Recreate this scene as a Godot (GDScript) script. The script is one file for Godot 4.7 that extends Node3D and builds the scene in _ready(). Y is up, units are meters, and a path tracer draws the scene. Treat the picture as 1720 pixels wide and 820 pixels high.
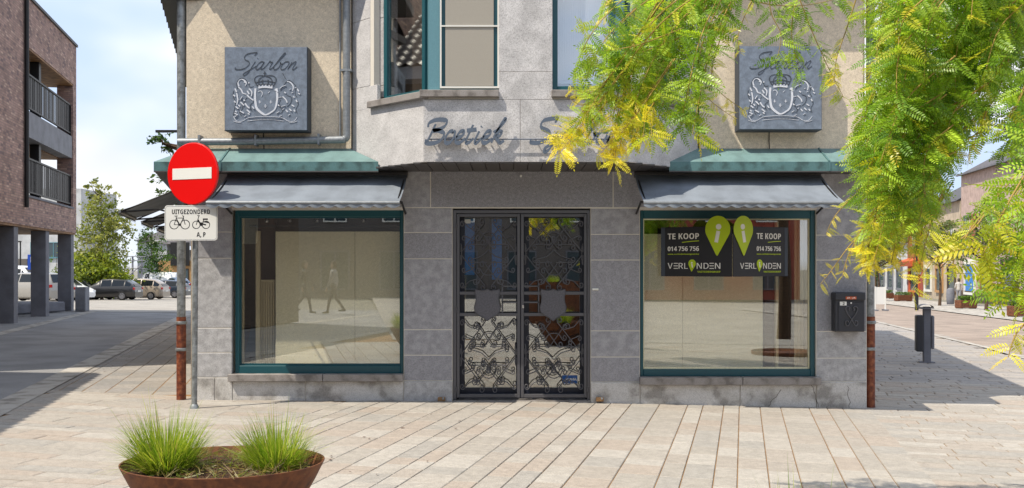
extends Node3D
# A corner shop seen across a paved square. x to the right, y up, z towards the viewer; metres.

const FACE := -12.14          # the plane of the shop front
var rng := RandomNumberGenerator.new()
var M := {}
var T := {}
const SUN := Vector3(0.55, -1.0, -0.34)

# ---------------------------------------------------------------- mesh builder
class MB:
	var v := PackedVector3Array()
	var n := PackedVector3Array()
	var c := PackedColorArray()
	var ix := PackedInt32Array()
	var tint := Color.WHITE

	func tri(a: Vector3, b: Vector3, d: Vector3) -> void:
		var m := (b - a).cross(d - a).normalized()
		var k := v.size()
		for p in [a, b, d]:
			v.push_back(p); n.push_back(m); c.push_back(tint)
		ix.append_array([k, k + 2, k + 1])

	func quad(a: Vector3, b: Vector3, d: Vector3, e: Vector3) -> void:
		var m := (d - a).cross(e - b).normalized()
		var k := v.size()
		for p in [a, b, d, e]:
			v.push_back(p); n.push_back(m); c.push_back(tint)
		ix.append_array([k, k + 2, k + 1, k, k + 3, k + 2])

	func box(at: Vector3, s: Vector3, b := Basis()) -> MB:
		var p := []
		for i in 8:
			p.push_back(at + b * Vector3((0.5 if i & 1 else -0.5) * s.x, (0.5 if i & 2 else -0.5) * s.y, (0.5 if i & 4 else -0.5) * s.z))
		quad(p[4], p[5], p[7], p[6]); quad(p[1], p[0], p[2], p[3])
		quad(p[5], p[1], p[3], p[7]); quad(p[0], p[4], p[6], p[2])
		quad(p[6], p[7], p[3], p[2]); quad(p[0], p[1], p[5], p[4])
		return self

	# a box whose edges are chamfered by e
	func bevel(at: Vector3, s: Vector3, e: float, b := Basis()) -> MB:
		var h := s * 0.5
		var q := func(x, y, z): return at + b * Vector3(x, y, z)
		for k in 3:
			var i := (k + 1) % 3
			var j := (k + 2) % 3
			for sg in [-1.0, 1.0]:
				var f := []
				for uv in [[-1, -1], [1, -1], [1, 1], [-1, 1]]:
					var w := Vector3()
					w[k] = sg * h[k]; w[i] = uv[0] * (h[i] - e); w[j] = uv[1] * (h[j] - e)
					f.push_back(q.call(w.x, w.y, w.z))
				if sg > 0: quad(f[0], f[1], f[2], f[3])
				else: quad(f[3], f[2], f[1], f[0])
			for a in [-1.0, 1.0]:
				for d in [-1.0, 1.0]:
					var g := []
					for t in [[0, -1], [0, 1], [1, 1], [1, -1]]:
						var w := Vector3()
						w[k] = t[1] * (h[k] - e)
						w[i] = a * (h[i] - (0.0 if t[0] == 0 else e)); w[j] = d * (h[j] - (e if t[0] == 0 else 0.0))
						g.push_back(q.call(w.x, w.y, w.z))
					if a * d > 0: quad(g[3], g[2], g[1], g[0])
					else: quad(g[0], g[1], g[2], g[3])
		for a in [-1.0, 1.0]:
			for d in [-1.0, 1.0]:
				for f in [-1.0, 1.0]:
					var A = q.call(a * h.x, d * (h.y - e), f * (h.z - e))
					var B = q.call(a * (h.x - e), d * h.y, f * (h.z - e))
					var C = q.call(a * (h.x - e), d * (h.y - e), f * h.z)
					if a * d * f > 0: tri(A, B, C)
					else: tri(A, C, B)
		return self

	func grid(rows: Array, closed := false, flip := false) -> MB:
		var k := v.size()
		var R := rows.size()
		var W: int = rows[0].size()
		for i in R:
			for j in W:
				var l: int = (j - 1 + W) % W if closed else maxi(j - 1, 0)
				var r: int = (j + 1) % W if closed else mini(j + 1, W - 1)
				var du: Vector3 = rows[i][r] - rows[i][l]
				var dv: Vector3 = rows[mini(i + 1, R - 1)][j] - rows[maxi(i - 1, 0)][j]
				var m := du.cross(dv).normalized()
				v.push_back(rows[i][j]); n.push_back(-m if flip else m); c.push_back(tint)
		for i in R - 1:
			for j in (W if closed else W - 1):
				var a := k + i * W + j
				var b := k + i * W + (j + 1) % W
				if flip: ix.append_array([a, b, b + W, a, b + W, a + W])
				else: ix.append_array([a, b + W, b, a, a + W, b + W])
		return self

	func tube(path: Array, r, sides := 8, caps := true) -> MB:
		var rows := []
		var A := Vector3()
		var last: Vector3
		for i in path.size():
			var t: Vector3 = (path[mini(i + 1, path.size() - 1)] - path[maxi(i - 1, 0)]).normalized()
			if i == 0:
				A = t.cross(Vector3.UP if absf(t.y) < 0.9 else Vector3.RIGHT).normalized()
			else:
				A = (A - t * A.dot(t)).normalized()
			var B := t.cross(A)
			var rr: float = r[i] if r is Array else r
			var ring := PackedVector3Array()
			for s in sides:
				var g := TAU * s / sides
				ring.push_back(path[i] + (A * cos(g) + B * sin(g)) * rr)
			rows.push_back(ring)
			last = t
		grid(rows, true)
		if caps:
			for s in sides - 2:
				tri(rows[0][0], rows[0][s + 2], rows[0][s + 1])
				var e = rows[-1]
				tri(e[0], e[s + 1], e[s + 2])
		return self

	# profile of (radius, height) turned about the y axis through at
	func lathe(at: Vector3, prof: Array, seg := 24) -> MB:
		var rows := []
		for p in prof:
			var ring := PackedVector3Array()
			for s in seg:
				var g := -TAU * s / seg
				ring.push_back(at + Vector3(cos(g) * maxf(p.x, 0.0004), p.y, sin(g) * maxf(p.x, 0.0004)))
			rows.push_back(ring)
		return grid(rows, true)

	# a polygon (counter-clockwise in its own xy) between z0 and z1
	func prism(poly: PackedVector2Array, z0: float, z1: float, x := Transform3D()) -> MB:
		if Geometry2D.is_polygon_clockwise(poly):
			poly = poly.duplicate(); poly.reverse()
		var t := Geometry2D.triangulate_polygon(poly)
		for i in t.size() / 3:
			var a := poly[t[i * 3]]
			var b := poly[t[i * 3 + 1]]
			var d := poly[t[i * 3 + 2]]
			if (b - a).cross(d - a) < 0:
				var w := b
				b = d; d = w
			tri(x * Vector3(a.x, a.y, z1), x * Vector3(b.x, b.y, z1), x * Vector3(d.x, d.y, z1))
			tri(x * Vector3(a.x, a.y, z0), x * Vector3(d.x, d.y, z0), x * Vector3(b.x, b.y, z0))
		for i in poly.size():
			var a := poly[i]
			var b := poly[(i + 1) % poly.size()]
			quad(x * Vector3(a.x, a.y, z0), x * Vector3(b.x, b.y, z0), x * Vector3(b.x, b.y, z1), x * Vector3(a.x, a.y, z1))
		return self

	# a brush stroke: a ribbon along pts (xy) drawn with a slanted nib, raised from z0 to z1
	func stroke(pts: Array, nib: Vector2, least: float, z0: float, z1: float, x := Transform3D()) -> MB:
		var L := PackedVector2Array()
		var R := PackedVector2Array()
		for i in pts.size():
			var t: Vector2 = (pts[mini(i + 1, pts.size() - 1)] - pts[maxi(i - 1, 0)]).normalized()
			var s := Vector2(-t.y, t.x)
			var w := maxf(absf(s.dot(nib)), least) * 0.5
			L.push_back(pts[i] + s * w); R.push_back(pts[i] - s * w)
		var q := func(p, z): return x * Vector3(p.x, p.y, z)
		for i in pts.size() - 1:
			quad(q.call(R[i], z1), q.call(R[i + 1], z1), q.call(L[i + 1], z1), q.call(L[i], z1))
			quad(q.call(L[i], z0), q.call(L[i], z1), q.call(L[i + 1], z1), q.call(L[i + 1], z0))
			quad(q.call(R[i], z1), q.call(R[i], z0), q.call(R[i + 1], z0), q.call(R[i + 1], z1))
		var e := pts.size() - 1
		quad(q.call(R[0], z0), q.call(R[0], z1), q.call(L[0], z1), q.call(L[0], z0))
		quad(q.call(L[e], z0), q.call(L[e], z1), q.call(R[e], z1), q.call(R[e], z0))
		return self

	func mesh() -> ArrayMesh:
		var a := []
		a.resize(Mesh.ARRAY_MAX)
		a[Mesh.ARRAY_VERTEX] = v; a[Mesh.ARRAY_NORMAL] = n; a[Mesh.ARRAY_COLOR] = c; a[Mesh.ARRAY_INDEX] = ix
		var m := ArrayMesh.new()
		m.add_surface_from_arrays(Mesh.PRIMITIVE_TRIANGLES, a)
		return m

# ---------------------------------------------------------------- names, labels, parents
func tag(o: Node, label: String, category := "", group := "", kind := "") -> Node:
	if label: o.set_meta("label", label)
	if category: o.set_meta("category", category)
	if group: o.set_meta("group", group)
	if kind: o.set_meta("kind", kind)
	return o

var used := {}
func numbered(called: String) -> String:
	used[called] = used.get(called, -1) + 1
	return called if used[called] == 0 else "%s_%03d" % [called, used[called]]

func thing(called: String, label: String, category: String, at := Vector3.ZERO, turn := 0.0, group := "") -> Node3D:
	var o := Node3D.new()
	o.name = numbered(called); add_child(o)
	o.position = at; o.rotation.y = turn
	tag(o, label, category, group)
	return o

func part(called: String, m, mat: Material, parent: Node, at := Transform3D()) -> MeshInstance3D:
	var o := MeshInstance3D.new()
	o.name = called if parent != self else numbered(called)
	o.mesh = m.mesh() if m is MB else m
	o.material_override = mat
	parent.add_child(o, true)
	o.transform = at
	return o

func ground_piece(called: String, m, mat: Material, label: String) -> MeshInstance3D:
	return tag(part(called, m, mat, self), label, "", "", "structure")

func copies(called: String, m: Mesh, mat: Material, where: Array, tints: Array, parent: Node) -> MultiMeshInstance3D:
	var mm := MultiMesh.new()
	mm.transform_format = MultiMesh.TRANSFORM_3D
	mm.use_colors = true
	mm.mesh = m
	mm.instance_count = where.size()
	for i in where.size():
		mm.set_instance_transform(i, where[i]); mm.set_instance_color(i, tints[i])
	var o := MultiMeshInstance3D.new()
	o.multimesh = mm
	o.name = called if parent != self else numbered(called)
	o.material_override = mat
	parent.add_child(o, true)
	o.set_meta("kind", "stuff")
	return o

func place(v: Vector3, yaw := 0.0) -> Transform3D:
	return Transform3D(Basis(Vector3.UP, yaw), v)

func curve(pts: Array, steps := 8) -> Array:
	var out := []
	for i in pts.size() - 1:
		var a = pts[maxi(i - 1, 0)]
		var d = pts[mini(i + 2, pts.size() - 1)]
		for s in steps:
			out.push_back(pts[i].cubic_interpolate(pts[i + 1], a, d, float(s) / steps))
	out.push_back(pts[-1])
	return out

# a point of the shop front measured on the photograph, moved forward by out
func F(x: float, y: float, out := 0.0) -> Vector3:
	return Vector3((x - 860.0) / 140.0, 1.62 - (y - 447.0) / 140.0, FACE + out)

# a point measured on the photograph at a known distance
func A(x: float, y: float, d: float) -> Vector3:
	return Vector3((x - 860.0) * d / 1700.0, 1.62 - (y - 447.0) * d / 1700.0, -d)

# height of the ground: it falls gently to the right, and down both streets
func H(x: float, z: float) -> float:
	var g := -0.02 * clampf(x, 0, 5) - 0.012 * maxf(x - 5, 0) - 0.004 * clampf(x, -4, 0) - 0.012 * minf(x + 4, 0)
	if absf(x) > 40: g += 0.012 * (absf(x) - 40) * signf(x)
	g -= 0.028 * clampf(-z - 33, 0, 45) * smoothstep(-5, -9, x)
	g -= 0.012 * clampf(-z - 22, 0, 60) * smoothstep(4, 8, x)
	return g

func G(x: float, z: float, up := 0.0) -> Vector3:
	return Vector3(x, H(x, z) + up, z)

# a sheet over the ground between two edges a0-a1 and b0-b1 (x, z)
func sheet(a0: Vector2, a1: Vector2, b0: Vector2, b1: Vector2, up: float, nu: int, nv: int) -> MB:
	var rows := []
	for i in nv + 1:
		var r := PackedVector3Array()
		for j in nu + 1:
			var p := a0.lerp(a1, float(j) / nu).lerp(b0.lerp(b1, float(j) / nu), float(i) / nv)
			r.push_back(G(p.x, p.y, up))
		rows.push_back(r)
	var m := MB.new()
	var e := (a1 - a0).cross(b0 - a0)
	return m.grid(rows, false, e > 0)

var fonts := {}
func words(called: String, s: String, font: String, bold: bool, w: float, h: float, deep: float, mat: Material, parent: Node, at: Transform3D) -> MeshInstance3D:
	var k := font + str(bold)
	if not fonts.has(k):
		var f := SystemFont.new()
		f.font_names = [font]
		f.font_weight = 700 if bold else 400
		fonts[k] = f
	var t := TextMesh.new()
	t.text = s; t.font = fonts[k]; t.font_size = 48; t.pixel_size = 0.01; t.depth = 0.01; t.curve_step = 1.0
	var b := t.get_aabb()
	var o := part(called, t, mat, parent)
	var k2 := Vector3(w / b.size.x, h / b.size.y, deep / 0.01)
	o.transform = at * Transform3D(Basis.from_scale(k2), -b.get_center() * k2)
	return o
func sky_image() -> ImageTexture:
	var w := 1024
	var h := 512
	var im := Image.create_empty(w, h, false, Image.FORMAT_RGBF)
	var f := FastNoiseLite.new()
	f.noise_type = FastNoiseLite.TYPE_SIMPLEX_SMOOTH; f.frequency = 1.5; f.fractal_octaves = 6; f.seed = 21; f.fractal_gain = 0.52
	for j in h:
		var up := PI * (0.5 - (j + 0.5) / h)
		for i in w:
			var g := TAU * (i + 0.5) / w
			var d := Vector3(cos(g) * cos(up), sin(up), sin(g) * cos(up))
			var c := Color(0.42, 0.515, 0.67).lerp(Color(0.33, 0.43, 0.62), clampf(d.y * 1.2, 0, 1))
			if d.y > -0.02:
				var p := Vector3(d.x, d.y * 2.6, d.z) * 1.15
				var cl := smoothstep(-0.20, 0.42, f.get_noise_3d(p.x, p.y, p.z) + 0.14 * (1.0 - d.y))
				var b := 0.70 + 0.24 * f.get_noise_3d(p.x * 2.1 + 9.0, p.y * 2.1, p.z * 2.1)
				c = c.lerp(Color(b, b, b * 1.015), cl * 0.97)
			else:
				c = Color(0.45, 0.44, 0.42)
			im.set_pixel(i, j, c)
	return ImageTexture.create_from_image(im)

func _ready() -> void:
	rng.seed = 20240
	var cam := Camera3D.new()
	cam.name = "camera"
	cam.projection = Camera3D.PROJECTION_FRUSTUM
	cam.near = 0.1; cam.far = 900.0
	cam.size = 2.0 * 410.0 / 1700.0 * 0.1
	cam.frustum_offset = Vector2(0, 37.0 / 1700.0 * 0.1)
	cam.position = Vector3(0, 1.62, 0)
	add_child(cam)
	cam.current = true
	var env := Environment.new()
	env.background_mode = Environment.BG_SKY
	var sky := Sky.new()
	var pm := PanoramaSkyMaterial.new()
	pm.panorama = sky_image()
	sky.sky_material = pm
	env.sky = sky
	env.background_energy_multiplier = 0.95
	env.tonemap_mode = Environment.TONE_MAPPER_LINEAR
	env.tonemap_exposure = 1.8
	env.sdfgi_enabled = true; env.ssao_enabled = true; env.ssil_enabled = true
	var we := WorldEnvironment.new()
	we.name = "environment"
	we.environment = env
	add_child(we)
	var sun := DirectionalLight3D.new()
	sun.name = "sun"
	sun.basis = Basis.looking_at(SUN.normalized(), Vector3.UP)
	sun.light_energy = 1.05; sun.light_color = Color(1.0, 0.955, 0.88); sun.light_angular_distance = 0.5
	sun.shadow_enabled = true
	add_child(sun)

	make_materials()
	build_ground()
	build_shop()
	build_upper_floor()
	build_signs()
	build_gate()
	build_shop_inside()
	build_left_block()
	build_car_park()
	build_right_street()
	build_behind()
	build_furniture()
	build_planters()
	build_locust()
	build_people()
# ---------------------------------------------------------------- materials
func noise_tex(kind: int, freq: float, oct: int, stops: Array, size := 512, sd := 1, normal := 0.0) -> NoiseTexture2D:
	var f := FastNoiseLite.new()
	f.noise_type = kind; f.frequency = freq; f.seed = sd
	f.fractal_octaves = oct
	f.fractal_type = FastNoiseLite.FRACTAL_FBM if oct > 1 else FastNoiseLite.FRACTAL_NONE
	var t := NoiseTexture2D.new()
	t.width = size; t.height = size; t.seamless = true; t.noise = f
	if normal > 0:
		t.as_normal_map = true; t.bump_strength = normal
	elif stops.size():
		var g := Gradient.new()
		g.offsets = PackedFloat32Array(); g.colors = PackedColorArray()
		var o := PackedFloat32Array()
		var cs := PackedColorArray()
		for s in stops:
			o.push_back(s[0]); cs.push_back(s[1] if s[1] is Color else Color(s[1], s[1], s[1]))
		g.offsets = o; g.colors = cs
		t.color_ramp = g
	return t

func mat(called: String, c: Color, rough := 0.8, tex := "", scale := 1.0, tex2 := "", scale2 := 0.3, bump := "", bscale := 1.0, bcm := 0.3) -> StandardMaterial3D:
	var m := StandardMaterial3D.new()
	m.resource_name = called
	m.albedo_color = c; m.roughness = rough
	if tex:
		m.albedo_texture = T[tex]
		m.uv1_triplanar = true; m.uv1_world_triplanar = true; m.uv1_scale = Vector3.ONE * scale
	if tex2:
		m.detail_enabled = true; m.detail_blend_mode = BaseMaterial3D.BLEND_MODE_MUL
		m.detail_albedo = T[tex2]; m.detail_uv_layer = BaseMaterial3D.DETAIL_UV_2
		m.uv2_triplanar = true; m.uv2_world_triplanar = true; m.uv2_scale = Vector3.ONE * scale2
	if bump:
		m.heightmap_enabled = true; m.heightmap_texture = T[bump]; m.heightmap_scale = bcm
		if not tex:
			m.uv1_triplanar = true; m.uv1_world_triplanar = true; m.uv1_scale = Vector3.ONE * bscale
	M[called] = m
	return m

func pane_mat(called: String, alpha: float) -> StandardMaterial3D:
	var m := StandardMaterial3D.new()
	m.resource_name = called
	m.transparency = BaseMaterial3D.TRANSPARENCY_ALPHA
	m.albedo_color = Color(0.75, 0.8, 0.8, alpha); m.roughness = 0.01
	M[called] = m
	return m

func brick_image() -> ImageTexture:
	var w := 1024
	var h := 1024
	var im := Image.create_empty(w, h, false, Image.FORMAT_RGB8)
	var r := RandomNumberGenerator.new()
	r.seed = 77
	im.fill(Color(0.52, 0.48, 0.46))
	var bw := 102.4
	var bh := 32.0
	for j in 32:
		var off := r.randf() * 60.0 + (51.0 if j % 2 else 0.0)
		for i in 10:
			var t := r.randf()
			var c := Color(0.71, 0.58, 0.54).lerp(Color(0.60, 0.49, 0.46), t)
			if r.randf() < 0.14: c = Color(0.50, 0.41, 0.41)
			if r.randf() < 0.12: c = Color(0.78, 0.66, 0.60)
			var x0 := int(i * bw + off) % w
			var rc := Rect2i(x0 + 3, int(j * bh) + 3, int(bw) - 6, int(bh) - 6)
			im.fill_rect(rc, c)
			if x0 + int(bw) > w:
				im.fill_rect(Rect2i(0, rc.position.y, x0 + int(bw) - w - 3, rc.size.y), c)
			for q in 26:
				var p := Vector2i(r.randi_range(rc.position.x, rc.end.x - 8) % w, r.randi_range(rc.position.y, rc.end.y - 5))
				im.fill_rect(Rect2i(p, Vector2i(r.randi_range(3, 9), r.randi_range(2, 5))), c * r.randf_range(0.85, 1.16))
	return ImageTexture.create_from_image(im)

func make_materials() -> void:
	var S := FastNoiseLite.TYPE_SIMPLEX_SMOOTH
	var V := FastNoiseLite.TYPE_VALUE
	var C := FastNoiseLite.TYPE_CELLULAR
	T.grain = noise_tex(V, 0.35, 3, [[0.0, 0.76], [0.5, 0.93], [1.0, 1.0]], 512, 3)
	T.fine = noise_tex(V, 0.2, 4, [[0.0, 0.86], [1.0, 1.0]], 512, 4)
	T.patch = noise_tex(S, 0.012, 5, [[0.15, 0.86], [0.5, 0.95], [0.8, 1.0]], 512, 5)
	T.cloudy = noise_tex(S, 0.02, 6, [[0.2, 0.88], [0.75, 1.0]], 512, 15)
	T.speck = noise_tex(V, 0.28, 2, [[0.0, 0.68], [0.35, 0.87], [0.55, 0.96], [1.0, 1.0]], 512, 6)
	T.stain = noise_tex(S, 0.01, 6, [[0.25, Color(0.76, 0.75, 0.74)], [0.42, Color(0.92, 0.915, 0.905)], [0.65, Color(1, 1, 1)]], 512, 7)
	T.rust = noise_tex(S, 0.012, 6, [[0.2, Color(0.30, 0.17, 0.11)], [0.45, Color(0.42, 0.24, 0.14)], [0.6, Color(0.52, 0.32, 0.18)], [0.8, Color(0.36, 0.2, 0.12)]], 512, 8)
	T.brownrust = noise_tex(S, 0.03, 6, [[0.2, Color(0.30, 0.13, 0.07)], [0.5, Color(0.44, 0.2, 0.1)], [0.8, Color(0.55, 0.33, 0.2)]], 256, 9)
	T.asphalt = noise_tex(V, 0.45, 3, [[0.0, 0.55], [0.5, 0.85], [1.0, 1.0]], 512, 10)
	T.bump = noise_tex(V, 0.3, 3, [], 512, 11)
	T.lump = noise_tex(S, 0.03, 5, [], 512, 12)
	T.wood = noise_tex(S, 0.02, 5, [[0.2, Color(0.42, 0.30, 0.18)], [0.8, Color(0.62, 0.46, 0.29)]], 256, 13)
	T.bark = noise_tex(S, 0.05, 5, [[0.2, 0.5], [0.8, 1.0]], 256, 14)
	T.soil = noise_tex(V, 0.12, 4, [[0.1, Color(0.10, 0.06, 0.04)], [0.6, Color(0.30, 0.2, 0.13)], [0.9, Color(0.48, 0.36, 0.25)]], 512, 16)
	T.vein = noise_tex(FastNoiseLite.TYPE_SIMPLEX, 0.035, 3, [[0.0, 0.9], [0.44, 0.97], [0.5, 0.88], [0.56, 0.98], [1.0, 1.0]], 512, 31)
	T.brick = brick_image()
	# stone: blue-grey limestone of the ground floor, paler speckled stone of the bay
	var tones := [Color(0.645, 0.645, 0.67), Color(0.60, 0.60, 0.63), Color(0.69, 0.69, 0.71), Color(0.625, 0.625, 0.65)]
	for i in 4:
		mat("bluestone_%d" % i, tones[i], 0.62, ["grain", "speck", "grain", "speck"][i], 0.8 + 0.2 * i, ["vein", "cloudy", "cloudy", "vein"][i], 0.42 + 0.17 * i, "bump", 1, 0.08)
	mat("worn_stone", Color(0.81, 0.805, 0.80), 0.75, "grain", 0.8, "stain", 0.5, "bump", 1, 0.12)
	mat("worn_stone_pale", Color(0.76, 0.76, 0.77), 0.75, "grain", 0.9, "cloudy", 0.9, "bump", 1, 0.12)
	mat("speckled", Color(0.83, 0.825, 0.83), 0.8, "speck", 1.1, "cloudy", 0.35, "bump", 1, 0.1)
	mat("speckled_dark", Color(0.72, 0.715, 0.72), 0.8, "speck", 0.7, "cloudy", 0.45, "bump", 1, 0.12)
	mat("sill_stone", Color(0.60, 0.58, 0.57), 0.7, "speck", 3.0, "stain", 0.8)
	mat("mortar", Color(0.86, 0.84, 0.80), 0.95, "fine", 3.0)
	mat("render_wall", Color(0.97, 0.91, 0.815), 0.95, "grain", 0.9, "fine", 0.32, "bump", 1, 0.25)
	mat("teal_roof", Color(0.46, 0.585, 0.585), 0.55, "fine", 1.1, "patch", 0.7)
	mat("teal_fascia", Color(0.34, 0.49, 0.50), 0.5, "fine", 1.3, "stain", 0.9)
	mat("teal", Color(0.09, 0.32, 0.36), 0.35, "fine", 2.0)
	mat("teal_pale", Color(0.39, 0.57, 0.62), 0.4, "fine", 2.0)
	mat("white_paint", Color(0.85, 0.85, 0.83), 0.5)
	mat("soffit", Color(0.30, 0.29, 0.29), 0.7, "fine", 2.0)
	mat("awning_cloth", Color(0.52, 0.555, 0.60), 0.95, "fine", 2.0, "patch", 0.45)
	mat("zinc", Color(0.56, 0.58, 0.60), 0.45, "cloudy", 2.0)
	M.zinc.metallic = 0.35
	mat("galvanised", Color(0.62, 0.64, 0.65), 0.45, "cloudy", 3.0, "stain", 1.5)
	M.galvanised.metallic = 0.4
	mat("brown_pipe", Color(1, 1, 1), 0.6, "brownrust", 2.0)
	mat("corten", Color(1, 1, 1), 0.75, "rust", 1.3, "fine", 3.0, "bump", 1, 0.05)
	mat("iron", Color(0.38, 0.38, 0.40), 0.42, "fine", 6.0)
	M.iron.metallic = 0.35
	mat("iron_plate", Color(0.40, 0.40, 0.43), 0.4, "cloudy", 4.0)
	M.iron_plate.metallic = 0.4
	mat("door_blue", Color(0.12, 0.14, 0.20), 0.4)
	mat("box_face", Color(0.50, 0.55, 0.62), 0.5, "fine", 1.0, "cloudy", 1.1)
	mat("box_side", Color(0.22, 0.25, 0.29), 0.6)
	mat("relief_pale", Color(0.85, 0.87, 0.91), 0.5, "cloudy", 8.0)
	mat("relief_dark", Color(0.22, 0.25, 0.29), 0.6)
	mat("letter", Color(0.36, 0.41, 0.48), 0.5, "fine", 3.0)
	mat("sign_red", Color(0.86, 0.03, 0.03), 0.35)
	mat("sign_white", Color(0.88, 0.88, 0.86), 0.4)
	mat("sign_black", Color(0.05, 0.05, 0.06), 0.5)
	mat("board_black", Color(0.10, 0.10, 0.12), 0.5, "fine", 3.0)
	mat("lime", Color(0.66, 0.74, 0.04), 0.5)
	mat("print_white", Color(0.86, 0.85, 0.82), 0.5)
	mat("box_black", Color(0.19, 0.20, 0.23), 0.45, "fine", 4.0)
	mat("panel_cream", Color(0.95, 0.92, 0.78), 0.85, "fine", 1.0)
	mat("curtain", Color(0.86, 0.80, 0.64), 0.9, "fine", 2.0)
	mat("blind", Color(0.84, 0.87, 0.93), 0.8)
	mat("screen_cloth", Color(0.72, 0.70, 0.66), 0.9, "fine", 6.0)
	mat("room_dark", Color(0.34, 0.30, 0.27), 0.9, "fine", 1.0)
	mat("room_brown", Color(0.30, 0.17, 0.12), 0.7, "fine", 2.0)
	mat("room_floor", Color(0.50, 0.46, 0.40), 0.5, "fine", 1.0)
	mat("chrome", Color(0.8, 0.8, 0.8), 0.25)
	M.chrome.metallic = 0.9
	mat("sticker_blue", Color(0.10, 0.34, 0.62), 0.4)
	mat("poster_blue", Color(0.16, 0.50, 0.82), 0.5, "cloudy", 3.0)
	mat("brass", Color(0.55, 0.42, 0.28), 0.5)
	mat("soil", Color(1, 1, 1), 1.0, "soil", 3.0, "", 1, "lump", 1, 2.0)
	mat("asphalt", Color(0.65, 0.652, 0.66), 0.9, "asphalt", 1.2, "patch", 0.12)
	mat("asphalt_pale", Color(0.74, 0.72, 0.69), 0.9, "asphalt", 1.0, "patch", 0.1)
	mat("road_beige", Color(0.70, 0.635, 0.585), 0.9, "asphalt", 1.4, "patch", 0.12)
	mat("gutter", Color(0.72, 0.705, 0.68), 0.9, "grain", 1.4, "stain", 0.4)
	mat("bedding", Color(0.60, 0.46, 0.30), 1.0, "grain", 2.0, "patch", 0.7)
	mat("earth", Color(0.50, 0.49, 0.45), 1.0, "patch", 0.2)
	mat("brickwork", Color(1, 1, 1), 0.9, "brick", 0.476, "cloudy", 0.15, "", 1)
	mat("concrete", Color(0.58, 0.59, 0.62), 0.85, "fine", 1.0, "patch", 0.25)
	mat("concrete_dark", Color(0.49, 0.50, 0.54), 0.8, "fine", 1.0, "patch", 0.3)
	mat("ceiling_wood", Color(1, 1, 1), 0.7, "wood", 0.6)
	mat("black_metal", Color(0.08, 0.08, 0.09), 0.5)
	mat("rail_metal", Color(0.05, 0.05, 0.07), 0.5)
	mat("house_white", Color(0.83, 0.84, 0.85), 0.9, "fine", 0.8, "patch", 0.1)
	mat("house_grey", Color(0.42, 0.40, 0.39), 0.9, "fine", 0.8)
	mat("slate", Color(0.36, 0.35, 0.37), 0.7, "fine", 1.0, "patch", 0.3)
	mat("tile_dark", Color(0.20, 0.18, 0.18), 0.45, "cloudy", 1.0)
	mat("wall_tan", Color(0.72, 0.56, 0.38), 0.9, "fine", 1.0)
	mat("wall_pale", Color(0.78, 0.72, 0.64), 0.9, "fine", 1.0, "patch", 0.2)
	mat("wall_brown", Color(0.36, 0.31, 0.27), 0.9, "fine", 1.0, "patch", 0.2)
	mat("wall_orange", Color(0.80, 0.38, 0.20), 0.8, "fine", 1.0)
	mat("wall_red", Color(0.62, 0.30, 0.24), 0.85, "fine", 1.0)
	mat("brick_pale", Color(0.78, 0.69, 0.66), 0.9, "grain", 0.8, "patch", 0.3)
	mat("dark_glass", Color(0.08, 0.10, 0.12), 0.06)
	mat("house_glass", Color(0.24, 0.30, 0.33), 0.08)
	mat("rubber", Color(0.04, 0.04, 0.045), 0.8)
	mat("rim_alloy", Color(0.62, 0.62, 0.64), 0.3)
	M.rim_alloy.metallic = 0.7
	mat("lamp_red", Color(0.65, 0.04, 0.04), 0.2)
	mat("lamp_clear", Color(0.8, 0.82, 0.84), 0.15)
	mat("plate", Color(0.86, 0.86, 0.84), 0.5)
	mat("blue_sign", Color(0.06, 0.25, 0.62), 0.4)
	mat("bark", Color(0.42, 0.33, 0.25), 0.9, "bark", 2.0)
	mat("twig", Color(0.62, 0.52, 0.26), 0.8)
	mat("cloth_light", Color(0.75, 0.74, 0.72), 0.9)
	var paint := {"silver": Color(0.58, 0.57, 0.55), "champagne": Color(0.60, 0.55, 0.49), "black": Color(0.045, 0.045, 0.06), "navy": Color(0.07, 0.13, 0.20), "white": Color(0.86, 0.87, 0.88), "blue_grey": Color(0.30, 0.36, 0.46), "grey": Color(0.33, 0.34, 0.36)}
	for k in paint:
		mat("paint_" + k, paint[k], 0.35)
		M["paint_" + k].clearcoat_enabled = true; M["paint_" + k].clearcoat = 0.8; M["paint_" + k].clearcoat_roughness = 0.05
	M.screen_cloth.transparency = BaseMaterial3D.TRANSPARENCY_ALPHA
	M.screen_cloth.albedo_color.a = 0.8
	pane_mat("pane", 0.04)
	# door glass with a solar coating that mirrors a part of the light
	var im := Image.create_empty(4, 4, false, Image.FORMAT_RGBA8)
	im.fill(Color(1, 1, 1, 1))
	for k in [["coated_pane", 0.25], ["shop_pane", 0.21]]:
		var m := StandardMaterial3D.new()
		m.resource_name = k[0]
		m.transparency = BaseMaterial3D.TRANSPARENCY_ALPHA
		m.albedo_texture = ImageTexture.create_from_image(im)
		m.albedo_color = Color(0.95, 0.96, 0.95, k[1]); m.metallic = 1.0; m.roughness = 0.0
		M[k[0]] = m
	# leaves: the colour of each comes from its own tint
	var lf := StandardMaterial3D.new()
	lf.resource_name = "leaf"; lf.vertex_color_use_as_albedo = true; lf.roughness = 0.36
	lf.backlight_enabled = true; lf.backlight = Color(1.0, 1.0, 0.75)
	M.leaf = lf
	for k in [["paver_tinted", 0.85], ["tinted", 0.6]]:
		var m := mat(k[0], Color(1, 1, 1), k[1], "grain", 0.9, "fine", 0.2, "bump", 1, 0.15)
		m.vertex_color_use_as_albedo = true
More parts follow.
